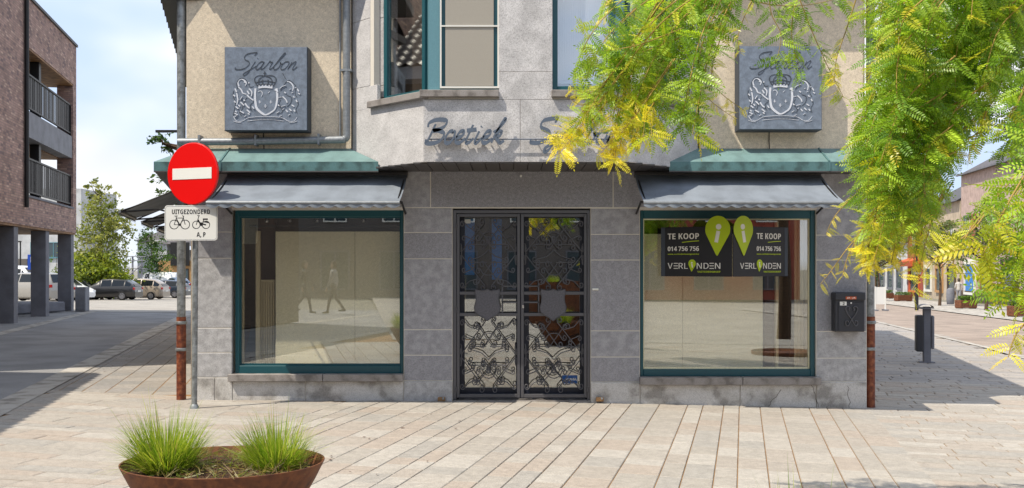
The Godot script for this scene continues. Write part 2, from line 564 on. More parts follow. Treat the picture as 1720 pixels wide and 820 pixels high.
# ---------------------------------------------------------------- ground and paving
const DEPTH := Vector2(0.2226, -0.9749)     # along the rows of the carpet of pavers (x, z)
const ACROSS := Vector2(0.9749, 0.2226)
const CORNER := Vector2(4.26, -12.2)        # foot of the right corner of the shop
const LEFT_ST := Vector2(-0.214, -0.977)    # along the street on the left
const RIGHT_ST := Vector2(0.2, -0.98)

const TONES := [Color(0.715, 0.69, 0.655), Color(0.735, 0.71, 0.675), Color(0.70, 0.675, 0.64), Color(0.715, 0.68, 0.64), Color(0.715, 0.67, 0.625), Color(0.69, 0.672, 0.645), Color(0.75, 0.728, 0.695), Color(0.70, 0.668, 0.63)]

func paver_mesh() -> ArrayMesh:
	# top and chamfered upper edges of a stone one unit long and wide
	var m := MB.new()
	var e := 0.018
	var h := 0.5
	var y1 := 0.0
	var y0 := -0.006
	var t := [Vector3(-h + e, y1, h - e), Vector3(h - e, y1, h - e), Vector3(h - e, y1, -h + e), Vector3(-h + e, y1, -h + e)]
	var o := [Vector3(-h, y0, h), Vector3(h, y0, h), Vector3(h, y0, -h), Vector3(-h, y0, -h)]
	m.quad(t[0], t[1], t[2], t[3])
	for i in 4:
		var j := (i + 1) % 4
		m.quad(o[i], o[j], t[j], t[i])
		m.quad(o[i] + Vector3(0, -0.03, 0), o[j] + Vector3(0, -0.03, 0), o[j], o[i])
	return m.mesh()

# rows: along = direction of a row, side = direction from row to row, both (x, z); keep(p) says whether a stone lies there
func pave(called: String, label: String, o: Vector2, along: Vector2, side: Vector2, a0: float, a1: float, s0: float, s1: float, widths: Array, l0: float, l1: float, gap: float, keep: Callable, tones: Array, most: int, up := 0.0) -> void:
	var list := []
	var s := s0
	while s < s1:
		var w: float = widths[rng.randi() % widths.size()]
		var a := a0
		var first := true
		while a < a1 - 0.03:
			var l := rng.randf_range(l0, l1)
			if rng.randf() < 0.12 or first: l *= rng.randf_range(0.45, 1.0)
			first = false
			if a + l > a1 - l0 * 0.4: l = a1 - a
			var p := o + along * (a + l / 2) + side * (s + w / 2)
			if keep.call(p):
				var n := Vector3(H(p.x - 0.3, p.y) - H(p.x + 0.3, p.y), 0.6, H(p.x, p.y - 0.3) - H(p.x, p.y + 0.3)).normalized()
				var z := Vector3(-along.x, 0, -along.y)
				z = (z - n * z.dot(n)).normalized()
				var x := n.cross(z)
				var b := Basis(x * (w - gap), n.rotated(z, rng.randf_range(-0.006, 0.006)), z * (l - gap))
				var at := G(p.x, p.y, up + rng.randf_range(-0.0015, 0.0015))
				var d := -at.z
				var size := 0.0
				if d > 2.0 and absf(at.x / d) < 0.52 and (1.62 - at.y) / d < 0.235:
					size = w * l / (d * d * d)
				list.push_back([size, Transform3D(b, at), rng.randi() % tones.size()])
			a += l
		s += w
	list.sort_custom(func(q, r): return q[0] > r[0])
	var root := Node3D.new()
	root.name = called
	add_child(root)
	tag(root, label, "", "", "structure")
	var mesh := paver_mesh()
	var mats := []
	for i in tones.size():
		var m: StandardMaterial3D = M.paver_tinted.duplicate()
		m.vertex_color_use_as_albedo = false
		m.albedo_color = tones[i]; m.resource_name = "%s_stone_%d" % [called, i]
		mats.push_back(m)
	var where := []
	var tints := []
	for i in list.size():
		var e = list[i]
		if i < most and e[0] > 0:
			part("paver", mesh, mats[e[2]], root, e[1])
		else:
			where.push_back(e[1]); tints.push_back(tones[e[2]].srgb_to_linear())
	if where.size():
		copies("distant_pavers", mesh, M.paver_tinted, where, tints, root)

func left_kerb(z: float) -> float:    # x of the inner edge of the gutter beside the left street
	return -5.4 - 0.219 * (-z - 10.7)

func right_kerb(z: float) -> float:
	return 10.3 + 0.185 * (-z - 21.0)

func build_ground() -> void:
	var earth := []
	for k in [-500.0, -250.0, -120.0, -80.0, -60.0, -50.0, -42.0, -36.0, -32.0, -28.0, -24.0, -20.0, -16.0, -12.0, -9.0, -6.0, -3.0, 0.0, 4.0, 10.0, 20.0, 40.0, 90.0, 250.0, 500.0]:
		var r := PackedVector3Array()
		for x in [-500.0, -250.0, -120.0, -60.0, -40.0, -30.0, -22.0, -16.0, -12.0, -10.0, -9.0, -8.0, -7.0, -6.0, -5.0, -4.0, -2.0, 0.0, 2.5, 4.0, 5.0, 6.0, 7.0, 8.0, 10.0, 14.0, 20.0, 30.0, 40.0, 60.0, 120.0, 250.0, 500.0]:
			r.push_back(G(x, k, -0.09))
		earth.push_back(r)
	ground_piece("ground", MB.new().grid(earth, false, true), M.earth, "bare ground under and around the square and the streets")
	# bedding of the paving: what shows in the joints
	ground_piece("paving_bed", sheet(Vector2(-9, 9), Vector2(16, 9), Vector2(-9, -15), Vector2(16, -15), -0.0095, 100, 48), M.bedding, "brown sand in the joints of the square")
	# left street
	var l := func(z, off): return Vector2(left_kerb(z) + off, z)
	ground_piece("left_road", sheet(l.call(12.0, -3.3), l.call(12.0, -0.36), l.call(-62.0, -3.3), l.call(-62.0, -0.36), -0.004, 6, 74), M.asphalt, "grey asphalt of the narrow street on the left")
	ground_piece("left_gutter", sheet(l.call(12.0, -0.36), l.call(12.0, 0.0), l.call(-38.0, -0.36), l.call(-38.0, 0.0), 0.006, 2, 50), M.gutter, "pale concrete gutter strip along the left street")
	ground_piece("far_gutter", sheet(l.call(12.0, -3.62), l.call(12.0, -3.3), l.call(-38.0, -3.62), l.call(-38.0, -3.3), 0.0, 2, 50), M.gutter, "pale strip on the far side of the left street")
	ground_piece("left_pavement", sheet(l.call(12.0, -14.0), l.call(12.0, -3.62), l.call(-34.0, -12.0), l.call(-34.0, -3.62), -0.006, 12, 46), M.asphalt, "grey paving below the brick building on the left")
	ground_piece("car_park", sheet(Vector2(-42, -33), Vector2(-9.6, -33), Vector2(-60, -92), Vector2(-14, -92), 0.004, 30, 59), M.asphalt_pale, "sunlit car park beyond the left street")
	# right street
	var q := func(z, off): return Vector2(right_kerb(z) + off, z)
	ground_piece("right_road", sheet(q.call(16.0, 0.0), q.call(16.0, 5.6), q.call(-130.0, 0.0), q.call(-130.0, 5.6), -0.004, 8, 146), M.road_beige, "pinkish beige road surface of the street on the right")
	ground_piece("right_far_pavement", sheet(q.call(16.0, 5.6), q.call(16.0, 11.5), q.call(-130.0, 5.6), q.call(-130.0, 11.5), 0.03, 8, 146), M.gutter, "pale pavement on the far side of the right street")
	ground_piece("right_side_bed", sheet(Vector2(4.3, -14.9), Vector2(right_kerb(-14.9), -14.9), Vector2(12.0, -130.0), Vector2(right_kerb(-130.0), -130.0), -0.03, 12, 110), M.bedding, "sand between the pavers beside the shop on the right")
	ground_piece("square_road", sheet(Vector2(-7.0, 26), Vector2(17, 26), Vector2(-2.6, -2.4), Vector2(9.0, -2.4), 0.006, 40, 40), M.asphalt_pale, "pale road surface behind the viewer, mirrored in the shop windows")
	# paving
	var front := func(p): return p.y > -12.45 or p.x < -4.0 or p.x > 4.3
	pave("square_paving", "beige stone pavers in long rows in front of the shop door", CORNER, DEPTH, ACROSS, -10.5, 2.4, -6.05, 0.0, [0.17, 0.21, 0.24, 0.33, 0.18, 0.31], 0.26, 0.62, 0.0075, front, TONES, 300)
	pave("left_square_paving", "beige stone pavers laid crosswise on the left of the square", CORNER, ACROSS, DEPTH, -14.0, -6.05, -9.0, 3.2, [0.16, 0.2, 0.25, 0.3], 0.5, 1.1, 0.0075,
		func(p): return p.x > left_kerb(p.y) - 0.3 and p.y > -12.45 + 0.27 * (p.x + 3.9), TONES, 300)
	pave("right_square_paving", "beige stone pavers laid crosswise on the right of the square", CORNER, ACROSS, DEPTH, 0.0, 9.0, -10.0, 3.2, [0.14, 0.18, 0.22, 0.26], 0.3, 0.75, 0.0075,
		func(p): return p.x < right_kerb(p.y) - 0.05 and (p.x > 4.2 or p.y > -12.45), TONES, 300)
	var greys := [Color(0.63, 0.615, 0.60), Color(0.60, 0.59, 0.575), Color(0.66, 0.64, 0.615), Color(0.62, 0.60, 0.575)]
	pave("left_side_pavement", "grey concrete slabs along the side wall of the shop, by the left street", Vector2(left_kerb(-12.3), -12.3), LEFT_ST, Vector2(0.977, -0.214), 0.0, 27.0, -0.2, 2.6, [0.3], 0.4, 0.4001, 0.008,
		func(p): return p.x < -3.7 + 0.262 * (p.y + 12.14) and p.y < -12.2 + 0.27 * (p.x + 3.9), greys, 300, -0.005)
	ground_piece("left_side_bed", sheet(l.call(-11.0, 0.0), l.call(-11.0, 2.4), l.call(-40.0, 0.0), l.call(-40.0, 1.7), -0.028, 4, 40), M.bedding, "sand between the slabs of the left side pavement")
	var blues := [Color(0.66, 0.645, 0.635), Color(0.70, 0.675, 0.65), Color(0.63, 0.615, 0.605), Color(0.67, 0.64, 0.61)]
	pave("right_side_pavement", "stone pavers of the shaded pavement beside the shop on the right", CORNER, ACROSS, DEPTH, 0.0, 11.0, 3.2, 34.0, [0.2, 0.25, 0.3], 0.4, 0.95, 0.012,
		func(p): return p.x < right_kerb(p.y) - 0.02 and p.x > 4.1 + 0.2 * (-p.y - 12.0), blues, 300, -0.004)
	ground_piece("right_kerb", sheet(q.call(16.0, -0.2), q.call(16.0, -0.02), q.call(-70.0, -0.2), q.call(-70.0, -0.02), 0.008, 2, 86), M.gutter, "flush kerb between the right pavement and the road")
# ---------------------------------------------------------------- the shop: ground floor
var shop: Node3D

func fx(x: float) -> float: return (x - 860.0) / 140.0
func fy(y: float) -> float: return 1.62 - (y - 447.0) / 140.0

# a box that fills a rectangle of the front, from back to front (metres from the plane of the front)
func slab(m: MB, x0: float, x1: float, y0: float, y1: float, back: float, front: float, e := 0.0) -> MB:
	var a := Vector3(fx(x0), fy(y1), FACE + back)
	var b := Vector3(fx(x1), fy(y0), FACE + front)
	if e > 0: return m.bevel((a + b) / 2, b - a, e)
	return m.box((a + b) / 2, b - a)

func stone(x0: float, x1: float, y0: float, y1: float, m: String, front := 0.0, label := "") -> void:
	var g := 0.75
	var o := part("stone_block", slab(MB.new(), x0 + g, x1 - g, y0 + g, y1 - g, -0.06, front + rng.randf_range(-0.0012, 0.0012), 0.004), M[m], shop)
	if label: o.set_meta("label", label)

func build_shop() -> void:
	shop = thing("corner_shop", "corner shop of grey stone with a bay above its gated door", "building")
	# walls behind the stones: what shows in the joints
	var w := MB.new()
	for r in [[322, 388, 285, 700], [678, 760, 285, 700], [992, 1075, 285, 700], [1371, 1456, 285, 700], [388, 678, 285, 353], [1075, 1371, 285, 353], [760, 992, 285, 350], [388, 678, 630, 700], [1075, 1371, 634, 700]]:
		slab(w, r[0], r[1], r[2], r[3], -0.34, -0.004)
	part("wall", w, M.mortar, shop)
	var piers := [[322, 390, [286, 348, 390, 434, 551, 592.5, 634]], [678, 760, [349, 391, 435, 554, 597, 640]], [992, 1075, [350, 394, 437, 556, 600, 642]], [1371, 1456, [350, 395, 437, 557, 602, 641]]]
	for p in piers:
		var ys: Array = p[2]
		for i in ys.size() - 1:
			var low: bool = ys[i] > 545
			var m := "bluestone_%d" % (rng.randi() % 4)
			if p[0] == 322 or p[0] == 1371: m = "worn_stone_pale" if i > 2 else m
			elif low: m = "bluestone_2" if i % 2 else "bluestone_0"
			stone(p[0], p[1], ys[i], ys[i + 1], m)
	var top := [390, 517, 594, 723, 1030, 1107, 1242, 1456]
	for i in top.size() - 1:
		stone(top[i], top[i + 1], 286, 349 if top[i] < 1242 else 350, "bluestone_%d" % (i % 4))
	for s in [[322, 361, 634], [361, 391, 634], [391, 513, 640], [513, 678, 640], [678, 760, 640], [992, 1075, 642], [1075, 1243, 646], [1243, 1371, 646], [1371, 1456, 641]]:
		stone(s[0], s[1], s[2], 705, "worn_stone" if s[0] != 678 else "worn_stone_pale", 0.012)
	# worn cracks at the foot of the right pier
	for k in [[1285, 1313, 688, 654], [1362, 1378, 646, 690], [1424, 1427, 648, 685]]:
		var pts := []
		for i in 9:
			var t := i / 8.0
			pts.push_back(F(lerpf(k[0], k[1], t) + rng.randf_range(-2, 2), lerpf(k[2], k[3], t), 0.0125))
		part("crack", MB.new().tube(pts, 0.0035, 4), M.room_dark, shop)
	# shop windows
	shop_window([393, 677, 352, 629], [400, 672, 364, 615], [385, 678, 628, 640], "left")
	shop_window([1076, 1371, 353, 633], [1081.5, 1363, 367, 621], [1074, 1377, 633, 646], "right")
	# door leaves of glass behind the gate
	for s in [[770, 876], [880, 985]]:
		var d := MB.new()
		slab(d, s[0], s[0] + 9, 357, 676, -0.26, -0.2, 0.004); slab(d, s[1] - 9, s[1], 357, 676, -0.26, -0.2, 0.004)
		slab(d, s[0] + 9, s[1] - 9, 357, 364, -0.26, -0.2); slab(d, s[0] + 9, s[1] - 9, 655, 676, -0.26, -0.2)
		var o := part("door", d, M.door_blue, shop)
		part("pane", slab(MB.new(), s[0] + 9, s[1] - 9, 364, 655, -0.235, -0.229), M.coated_pane, o)
	var jamb := MB.new()
	slab(jamb, 760.5, 770, 351, 676, -0.33, -0.1); slab(jamb, 985, 991.5, 351, 676, -0.33, -0.1); slab(jamb, 770, 985, 351, 357, -0.33, -0.1); slab(jamb, 876, 880, 357, 676, -0.25, -0.21)
	part("door_frame", jamb, M.door_blue, shop)
	part("door_step", slab(MB.new(), 761, 991.5, 673, 684, -0.34, 0.0), M.sill_stone, shop)
	part("sticker", slab(MB.new(), 778, 789, 367, 374, -0.2285, -0.2275), M.sign_white, shop)
	var bs := part("sticker", slab(MB.new(), 946, 972, 634, 648, -0.2285, -0.2275), M.sticker_blue, shop)
	for k in 4:
		var pts := []
		for i in 7:
			pts.push_back(Vector2(fx(950 + k * 5 + i * 0.9), fy(641 + sin(i * 1.9 + k) * 2.6)))
		part("print", MB.new().stroke(pts, Vector2(0.008, 0.004), 0.006, FACE - 0.2275, FACE - 0.2268), M.sign_white, bs)
	# little things at the foot of the wall and by the door
	for x in [742.0, 1007.0]:
		var c := part("door_catch", MB.new().bevel(F(x, 670, 0.04), Vector3(0.09, 0.05, 0.05), 0.006), M.brass, shop)
		part("pin", MB.new().tube([F(x + 3, 668, 0.05), F(x + 3, 668, 0.085)], 0.014, 8), M.zinc, c)
	part("bell_button", MB.new().bevel(F(1000, 486, 0.008), Vector3(0.075, 0.026, 0.014), 0.005), M.sign_white, shop)
	part("wall_lamp_stub", MB.new().tube([F(875, 296, 0.0), F(875, 296, 0.04)], 0.014, 8), M.sign_white, shop)
	# side walls and the bulk of the house
	var b := MB.new()
	var la := Vector3(-3.86, 0, FACE - 0.02)
	var ld := Vector3(-0.2607, 0, -0.9654)
	var rd := Vector3(0.228, 0, -0.974)
	var lx := Vector3(0.9654, 0, -0.2607)
	var bl := Basis(lx, Vector3.UP, -ld)
	b.box(la + ld * 8.0 + lx * 0.15 + Vector3(0, 2.3, 0), Vector3(0.3, 5.0, 15.96), bl)
	var rx := Vector3(0.974, 0, 0.228)
	b.box(Vector3(4.24, 2.3, FACE - 0.02) + rd * 8.0 - rx * 0.15, Vector3(0.3, 5.4, 15.96), Basis(rx, Vector3.UP, -rd))
	part("side_wall", b, M.render_wall, shop)
	part("back_wall", MB.new().box(Vector3(0.2, 2.3, FACE - 15.6), Vector3(16.6, 5.0, 0.3)), M.render_wall, shop)

func shop_window(o: Array, g: Array, s: Array, side: String) -> void:
	var win := Node3D.new()
	win.name = "window"
	shop.add_child(win, true)
	var f := MB.new()
	slab(f, o[0], g[0], o[2], o[3], -0.16, -0.045, 0.006)
	slab(f, g[1], o[1], o[2], o[3], -0.16, -0.045, 0.006)
	slab(f, g[0], g[1], o[2], g[2], -0.16, -0.045, 0.006)
	slab(f, g[0], g[1], g[3], o[3], -0.16, -0.045, 0.006)
	var b := MB.new()
	slab(b, g[0], g[0] + 2, g[2], g[3], -0.12, -0.085); slab(b, g[1] - 2, g[1], g[2], g[3], -0.12, -0.085)
	slab(b, g[0] + 2, g[1] - 2, g[2], g[2] + 2, -0.12, -0.085); slab(b, g[0] + 2, g[1] - 2, g[3] - 3, g[3], -0.12, -0.085)
	part("frame", f, M.teal, win)
	part("glazing_bead", b, M.panel_cream if side == "right" else M.teal, win)
	part("pane", slab(MB.new(), g[0], g[1], g[2], g[3], -0.106, -0.1), M.shop_pane, win)
	var m: float = (s[0] + s[1]) * 0.5 + (12 if side == "left" else 20)
	part("sill", slab(MB.new(), s[0], m - 0.4, s[2], s[3], -0.12, 0.075, 0.006), M.sill_stone, win)
	part("sill", slab(MB.new(), m + 0.4, s[1], s[2], s[3], -0.12, 0.075, 0.006), M.sill_stone, win)

# ---------------------------------------------------------------- inside the shop, seen through the glass
func build_shop_inside() -> void:
	var z0 := FACE - 0.34
	part("floor", MB.new().box(Vector3(0.2, 0.02, z0 - 2.4), Vector3(8.3, 0.08, 4.7)), M.room_floor, shop)
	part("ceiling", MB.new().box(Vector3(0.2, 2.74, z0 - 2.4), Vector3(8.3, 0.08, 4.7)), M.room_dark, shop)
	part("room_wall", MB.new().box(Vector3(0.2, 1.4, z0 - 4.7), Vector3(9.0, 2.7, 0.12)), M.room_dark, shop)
	var q := func(x, y, d): return A(x, y, d)
	var board := func(m: MB, x0, x1, y0, y1, d, deep):
		var a = A(x0, y1, d)
		var b = A(x1, y0, d)
		m.bevel((a + b) / 2, Vector3(b.x - a.x, b.y - a.y, deep), 0.004)
		return m
	var p1 := thing("display_panel", "tall cream display panel behind the left shop window", "panel")
	part("board", board.call(MB.new(), 463, 596, 389, 640, 12.43, 0.03), M.panel_cream, p1)
	part("board", board.call(MB.new(), 596.6, 700, 389, 640, 12.43, 0.03), M.panel_cream, p1)
	var p2 := thing("display_panel", "cream display panel behind the for-sale board in the right window", "panel")
	part("board", board.call(MB.new(), 1060, 1146, 393, 646, 12.43, 0.03), M.panel_cream, p2)
	part("board", board.call(MB.new(), 1146.6, 1281, 393, 646, 12.43, 0.03), M.panel_cream, p2)
	tag(part("curtain", curtain(399, 411, 362, 636, 12.4, 3), M.curtain, self), "narrow cream curtain at the left edge of the left shop window", "curtain")
	tag(part("curtain", curtain(1334, 1366, 362, 640, 12.4, 5), M.curtain, self), "pale curtain at the right edge of the right shop window", "curtain")
	tag(part("post", board.call(MB.new(), 430, 437, 388, 640, 12.48, 0.06), M.curtain, self), "slim cream post beside the radiator in the left window", "post")
	tag(part("post", board.call(MB.new(), 1302, 1307, 372, 640, 12.48, 0.06), M.curtain, self), "slim pale post right of the panel in the right window", "post")
	tag(part("cabinet", board.call(MB.new(), 1282, 1301, 372, 640, 12.6, 0.1), M.room_brown, self), "dark brown cabinet side in the right shop window", "cabinet")
	tag(part("cabinet", board.call(MB.new(), 438, 463, 362, 470, 13.0, 0.1), M.room_brown, self), "dark reddish cupboard above the radiator in the left window", "cabinet")
	var rad := thing("radiator", "cream ribbed radiator left of the panel in the left window", "radiator")
	for i in 6:
		part("rib", board.call(MB.new(), 439 + i * 4, 442.2 + i * 4, 474, 622, 12.6, 0.08), M.curtain, rad)
	part("top_rail", board.call(MB.new(), 438.5, 462.5, 470, 474, 12.6, 0.09), M.curtain, rad)
	var rail := thing("ceiling_spot_rail", "row of small ceiling spots along the top of the left window", "spotlights")
	part("rail", MB.new().box(Vector3(-2.3, 2.12, FACE - 0.5), Vector3(1.95, 0.03, 0.04)), M.black_metal, rail)
	for x in [449.0, 487.0, 533.0, 564.0, 611.0, 645.0]:
		var c := A(x, 366, 12.64)
		var s := part("spot", MB.new().lathe(Vector3.ZERO, [Vector2(0.0, 0.0), Vector2(0.012, 0.0), Vector2(0.03, -0.05), Vector2(0.026, -0.055), Vector2(0.0, -0.03)], 10), M.chrome, rail, Transform3D(Basis(Vector3.RIGHT, -0.6), c))
		s.set_meta("label", "")
		s.remove_meta("label")
	# blue advertising columns and a counter in the room behind the door
	tag(part("banner", board.call(MB.new(), 776, 797, 368, 462, 12.41, 0.01), M.poster_blue, self), "blue banner hanging behind the left door pane, nearest the jamb", "banner")
	tag(part("banner", board.call(MB.new(), 826, 843, 368, 470, 12.43, 0.01), M.poster_blue, self), "narrower blue banner behind the middle of the left door pane", "banner")
	tag(part("pillar", board.call(MB.new(), 800, 822, 362, 640, 12.9, 0.2), M.wall_brown, self), "brown pillar between the two blue banners behind the door", "pillar")
	tag(part("door_post", board.call(MB.new(), 778, 783, 420, 640, 12.9, 0.04), M.curtain, self), "thin pale upright at the left behind the door glass", "post")

func curtain(x0: float, x1: float, y0: float, y1: float, d: float, folds: int) -> MB:
	var rows := []
	for y in [y0, y1]:
		var r := PackedVector3Array()
		var n := folds * 8
		for i in n + 1:
			var t := float(i) / n
			var p := A(lerpf(x0, x1, t), y, d)
			p.z += 0.025 * sin(t * folds * TAU)
			r.push_back(p)
		rows.push_back(r)
	return MB.new().grid(rows, false, true)
# ---------------------------------------------------------------- the upper floor: rendered walls, bay, canopies
const BAY := FACE + 0.97
func bx(x: float) -> float: return (x - 860.0) / 152.2
func by(y: float) -> float: return 1.62 - (y - 447.0) / 152.2

func bslab(m: MB, x0: float, x1: float, y0: float, y1: float, back: float, front: float, e := 0.0) -> MB:
	var a := Vector3(bx(x0), by(y1), BAY + back)
	var b := Vector3(bx(x1), by(y0), BAY + front)
	if e > 0: return m.bevel((a + b) / 2, b - a, e)
	return m.box((a + b) / 2, b - a)

# a box on a slanting side of the bay: u along the side from the front corner, y heights in metres
func oblique(m: MB, side: float, u0: float, u1: float, ya: float, yb: float, back: float, front: float, e := 0.0) -> MB:
	var c := Vector3(-0.972, 0, BAY) if side < 0 else Vector3(1.288, 0, BAY)
	var along := Vector3(0.697 * side, 0, -0.717)
	var out := Vector3(0.717 * side, 0, 0.697)
	var z := out
	var x := Vector3.UP.cross(z)
	var b := Basis(x, Vector3.UP, z)
	var at := c + along * (u0 + u1) / 2 + out * (back + front) / 2 + Vector3(0, (ya + yb) / 2, 0)
	var s := Vector3(u1 - u0, yb - ya, front - back)
	if e > 0: return m.bevel(at, s, e, b)
	return m.box(at, s, b)

func build_upper_floor() -> void:
	var up := thing("upper_storey", "rendered cream upper storey with a grey stone bay and teal canopies, above the shop windows", "upper storey")
	part("wall", MB.new().box(Vector3((-3.907 - 1.93) / 2, 4.0, FACE - 0.15), Vector3(1.977, 2.4, 0.3)), M.render_wall, up)
	part("wall", MB.new().box(Vector3((2.25 + 4.21) / 2, 4.0, FACE - 0.15), Vector3(1.96, 2.4, 0.3)), M.render_wall, up)
	# eaves just above the picture, at the front and along the left wall
	var ld := Vector3(-0.2607, 0, -0.9654)
	var lx := Vector3(0.9654, 0, -0.2607)
	var bl := Basis(lx, Vector3.UP, -ld)
	part("eave", MB.new().box(Vector3(-2.83, 5.16, FACE + 0.0), Vector3(1.9, 0.12, 0.62)), M.soffit, up)
	part("eave", MB.new().box(Vector3(3.3, 5.16, FACE + 0.0), Vector3(2.2, 0.12, 0.62)), M.soffit, up)
	var q := MB.new()
	q.box(Vector3(-3.86, 4.86, FACE) + ld * 7.9 - lx * 0.06, Vector3(0.56, 0.1, 15.9), bl)
	var side_eave := part("side_eave", q, M.soffit, up)
	for i in 46:
		var p := Vector3(-3.86, 4.90, FACE) + ld * (0.12 + i * 0.34) - lx * 0.22
		var t := MB.new()
		var rows := []
		for k in 2:
			var row := PackedVector3Array()
			for j in 7:
				var g := PI * j / 6.0
				row.push_back(Vector3(-0.16 + 0.32 * k, 0.055 * sin(g) + 0.2 * k, 0.165 * cos(g)))
			rows.push_back(row)
		t.grid(rows)
		part("roof_tile", t, M.tile_dark, side_eave, Transform3D(bl, p))
	var roof := MB.new()
	var a := Vector3(-3.9, 5.24, FACE + 0.2)
	var b := Vector3(4.25, 5.24, FACE + 0.2)
	var c := Vector3(8.0, 5.24, FACE - 15.6)
	var d := Vector3(-8.1, 5.24, FACE - 15.6)
	var t1 := Vector3(-1.4, 7.7, FACE - 3.4)
	var t2 := Vector3(1.9, 7.7, FACE - 3.4)
	var t3 := Vector3(0.2, 7.7, FACE - 12.0)
	roof.quad(a, b, t2, t1); roof.quad(b, c, t3, t2); roof.tri(c, d, t3); roof.quad(d, a, t1, t3)
	roof.quad(d, c, b, a)
	part("roof", roof, M.tile_dark, up)
	# the bay
	var core := MB.new()
	core.box(Vector3(0.158, 3.17, BAY - 0.2), Vector3(2.24, 0.78, 0.36))
	oblique(core, -1, 0.02, 1.34, 2.78, 3.56, -0.3, -0.005); oblique(core, 1, 0.02, 1.34, 2.78, 3.56, -0.3, -0.005)
	bslab(core, 838.5, 927.5, -200, 165, -0.3, -0.006)
	oblique(core, -1, 0.93, 1.34, 3.56, 5.6, -0.3, -0.006); oblique(core, 1, 0.93, 1.34, 3.56, 5.6, -0.3, -0.006)
	core.box(Vector3(0.158, 5.66, BAY - 0.45), Vector3(2.24, 0.1, 0.9))
	part("bay_core", core, M.mortar, up)
	for s in [[712, 874, 167.5, 272], [874, 1056.3, 167.5, 272]]:
		part("stone_block", bslab(MB.new(), s[0] + 0.3, s[1] - 0.3, s[2], s[3], -0.05, 0.0, 0.003), M.speckled, up)
	for s in [[838, 928, 121, 167, "speckled"], [838, 928, -60, 120.4, "speckled"], [838, 928, -200, -60.6, "speckled"]]:
		part("stone_block", bslab(MB.new(), s[0], s[1], s[2], s[3], -0.16, 0.0, 0.003), M[s[4]], up)
	for s in [-1.0, 1.0]:
		part("stone_block", oblique(MB.new(), s, 0.004, 1.352, 2.77, 3.47, -0.05, 0.0, 0.003), M.speckled, up)
		for y in [[3.47, 3.735], [3.74, 4.53], [4.535, 5.5]]:
			part("stone_block", oblique(MB.new(), s, 1.0 if y[0] > 3.5 else 0.86, 1.352, y[0], y[1], -0.05, 0.0, 0.003), M.speckled, up)
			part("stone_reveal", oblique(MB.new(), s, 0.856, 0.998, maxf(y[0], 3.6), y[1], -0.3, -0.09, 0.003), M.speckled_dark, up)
		part("sill", oblique(MB.new(), s, -0.02, 0.99, 3.47, 3.545, -0.2, 0.055, 0.005), M.sill_stone, up)
	part("sill", bslab(MB.new(), 705, 838, 152, 163.5, -0.2, 0.055, 0.005), M.sill_stone, up)
	part("sill", bslab(MB.new(), 926, 1064, 152, 163.5, -0.2, 0.055, 0.005), M.sill_stone, up)
	# boards under the bay
	for i in 26:
		var x0 := -1.9 + i * 0.16
		var mid := x0 + 0.08
		var depth := 0.97
		if mid < -0.972: depth = 0.97 - (-0.972 - mid) * 1.03
		if mid > 1.288: depth = 0.97 - (mid - 1.288) * 1.03
		if depth > 0.06:
			part("soffit_board", MB.new().bevel(Vector3(mid, 2.762, FACE + depth / 2 - 0.01), Vector3(0.153, 0.02, depth), 0.003), M.soffit, up)
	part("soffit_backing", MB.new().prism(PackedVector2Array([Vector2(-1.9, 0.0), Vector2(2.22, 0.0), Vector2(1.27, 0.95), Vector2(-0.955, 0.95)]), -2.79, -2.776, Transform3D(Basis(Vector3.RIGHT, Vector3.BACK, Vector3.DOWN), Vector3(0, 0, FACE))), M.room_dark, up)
	# windows of the bay: teal posts at the corners, a screen on the left, blinds on the right
	for s in [-1.0, 1.0]:
		var corner := MB.new()
		var cx := -0.972 if s < 0 else 1.288
		corner.prism(PackedVector2Array([Vector2(cx - s * 0.05, BAY - 0.07), Vector2(cx - s * 0.17, BAY - 0.07), Vector2(cx - s * 0.17, BAY - 0.16), Vector2(cx - s * 0.02, BAY - 0.18)]), -5.6, -3.545, Transform3D(Basis(Vector3.RIGHT, Vector3.BACK, Vector3.DOWN), Vector3.ZERO))
		part("corner_post", corner, M.teal_pale, up)
	bay_window(up, 738.5, 838, true)
	bay_window(up, 928, 1034, false)
	for s in [-1.0, 1.0]:
		var win := Node3D.new()
		win.name = "window"
		up.add_child(win, true)
		var f := MB.new()
		oblique(f, s, 0.795, 0.856, 3.545, 5.6, -0.16, -0.09, 0.004)
		oblique(f, s, 0.1, 0.15, 3.545, 5.6, -0.16, -0.09, 0.004)
		oblique(f, s, 0.15, 0.795, 3.545, 3.60, -0.16, -0.085, 0.004)
		part("frame", f, M.teal, win)
		part("pane", oblique(MB.new(), s, 0.15, 0.795, 3.60, 5.6, -0.13, -0.122), M.coated_pane, win)
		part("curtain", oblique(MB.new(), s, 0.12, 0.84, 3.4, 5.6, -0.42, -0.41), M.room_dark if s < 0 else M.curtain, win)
	# canopies above the shop windows
	canopy(up, -1)
	canopy(up, 1)
	# pipes
	var gp := MB.new()
	gp.tube(curve([Vector3(-3.98, 3.10, FACE + 0.08), Vector3(-3.2, 3.105, FACE + 0.08), Vector3(-2.1, 3.125, FACE + 0.08), Vector3(-2.0, 3.135, FACE + 0.08), Vector3(-1.972, 3.17, FACE + 0.08), Vector3(-1.972, 3.3, FACE + 0.08), Vector3(-1.972, 4.2, FACE + 0.08), Vector3(-1.972, 5.1, FACE + 0.08)], 5), 0.044, 12)
	part("gutter_pipe", gp, M.zinc, up)
	var cl := MB.new()
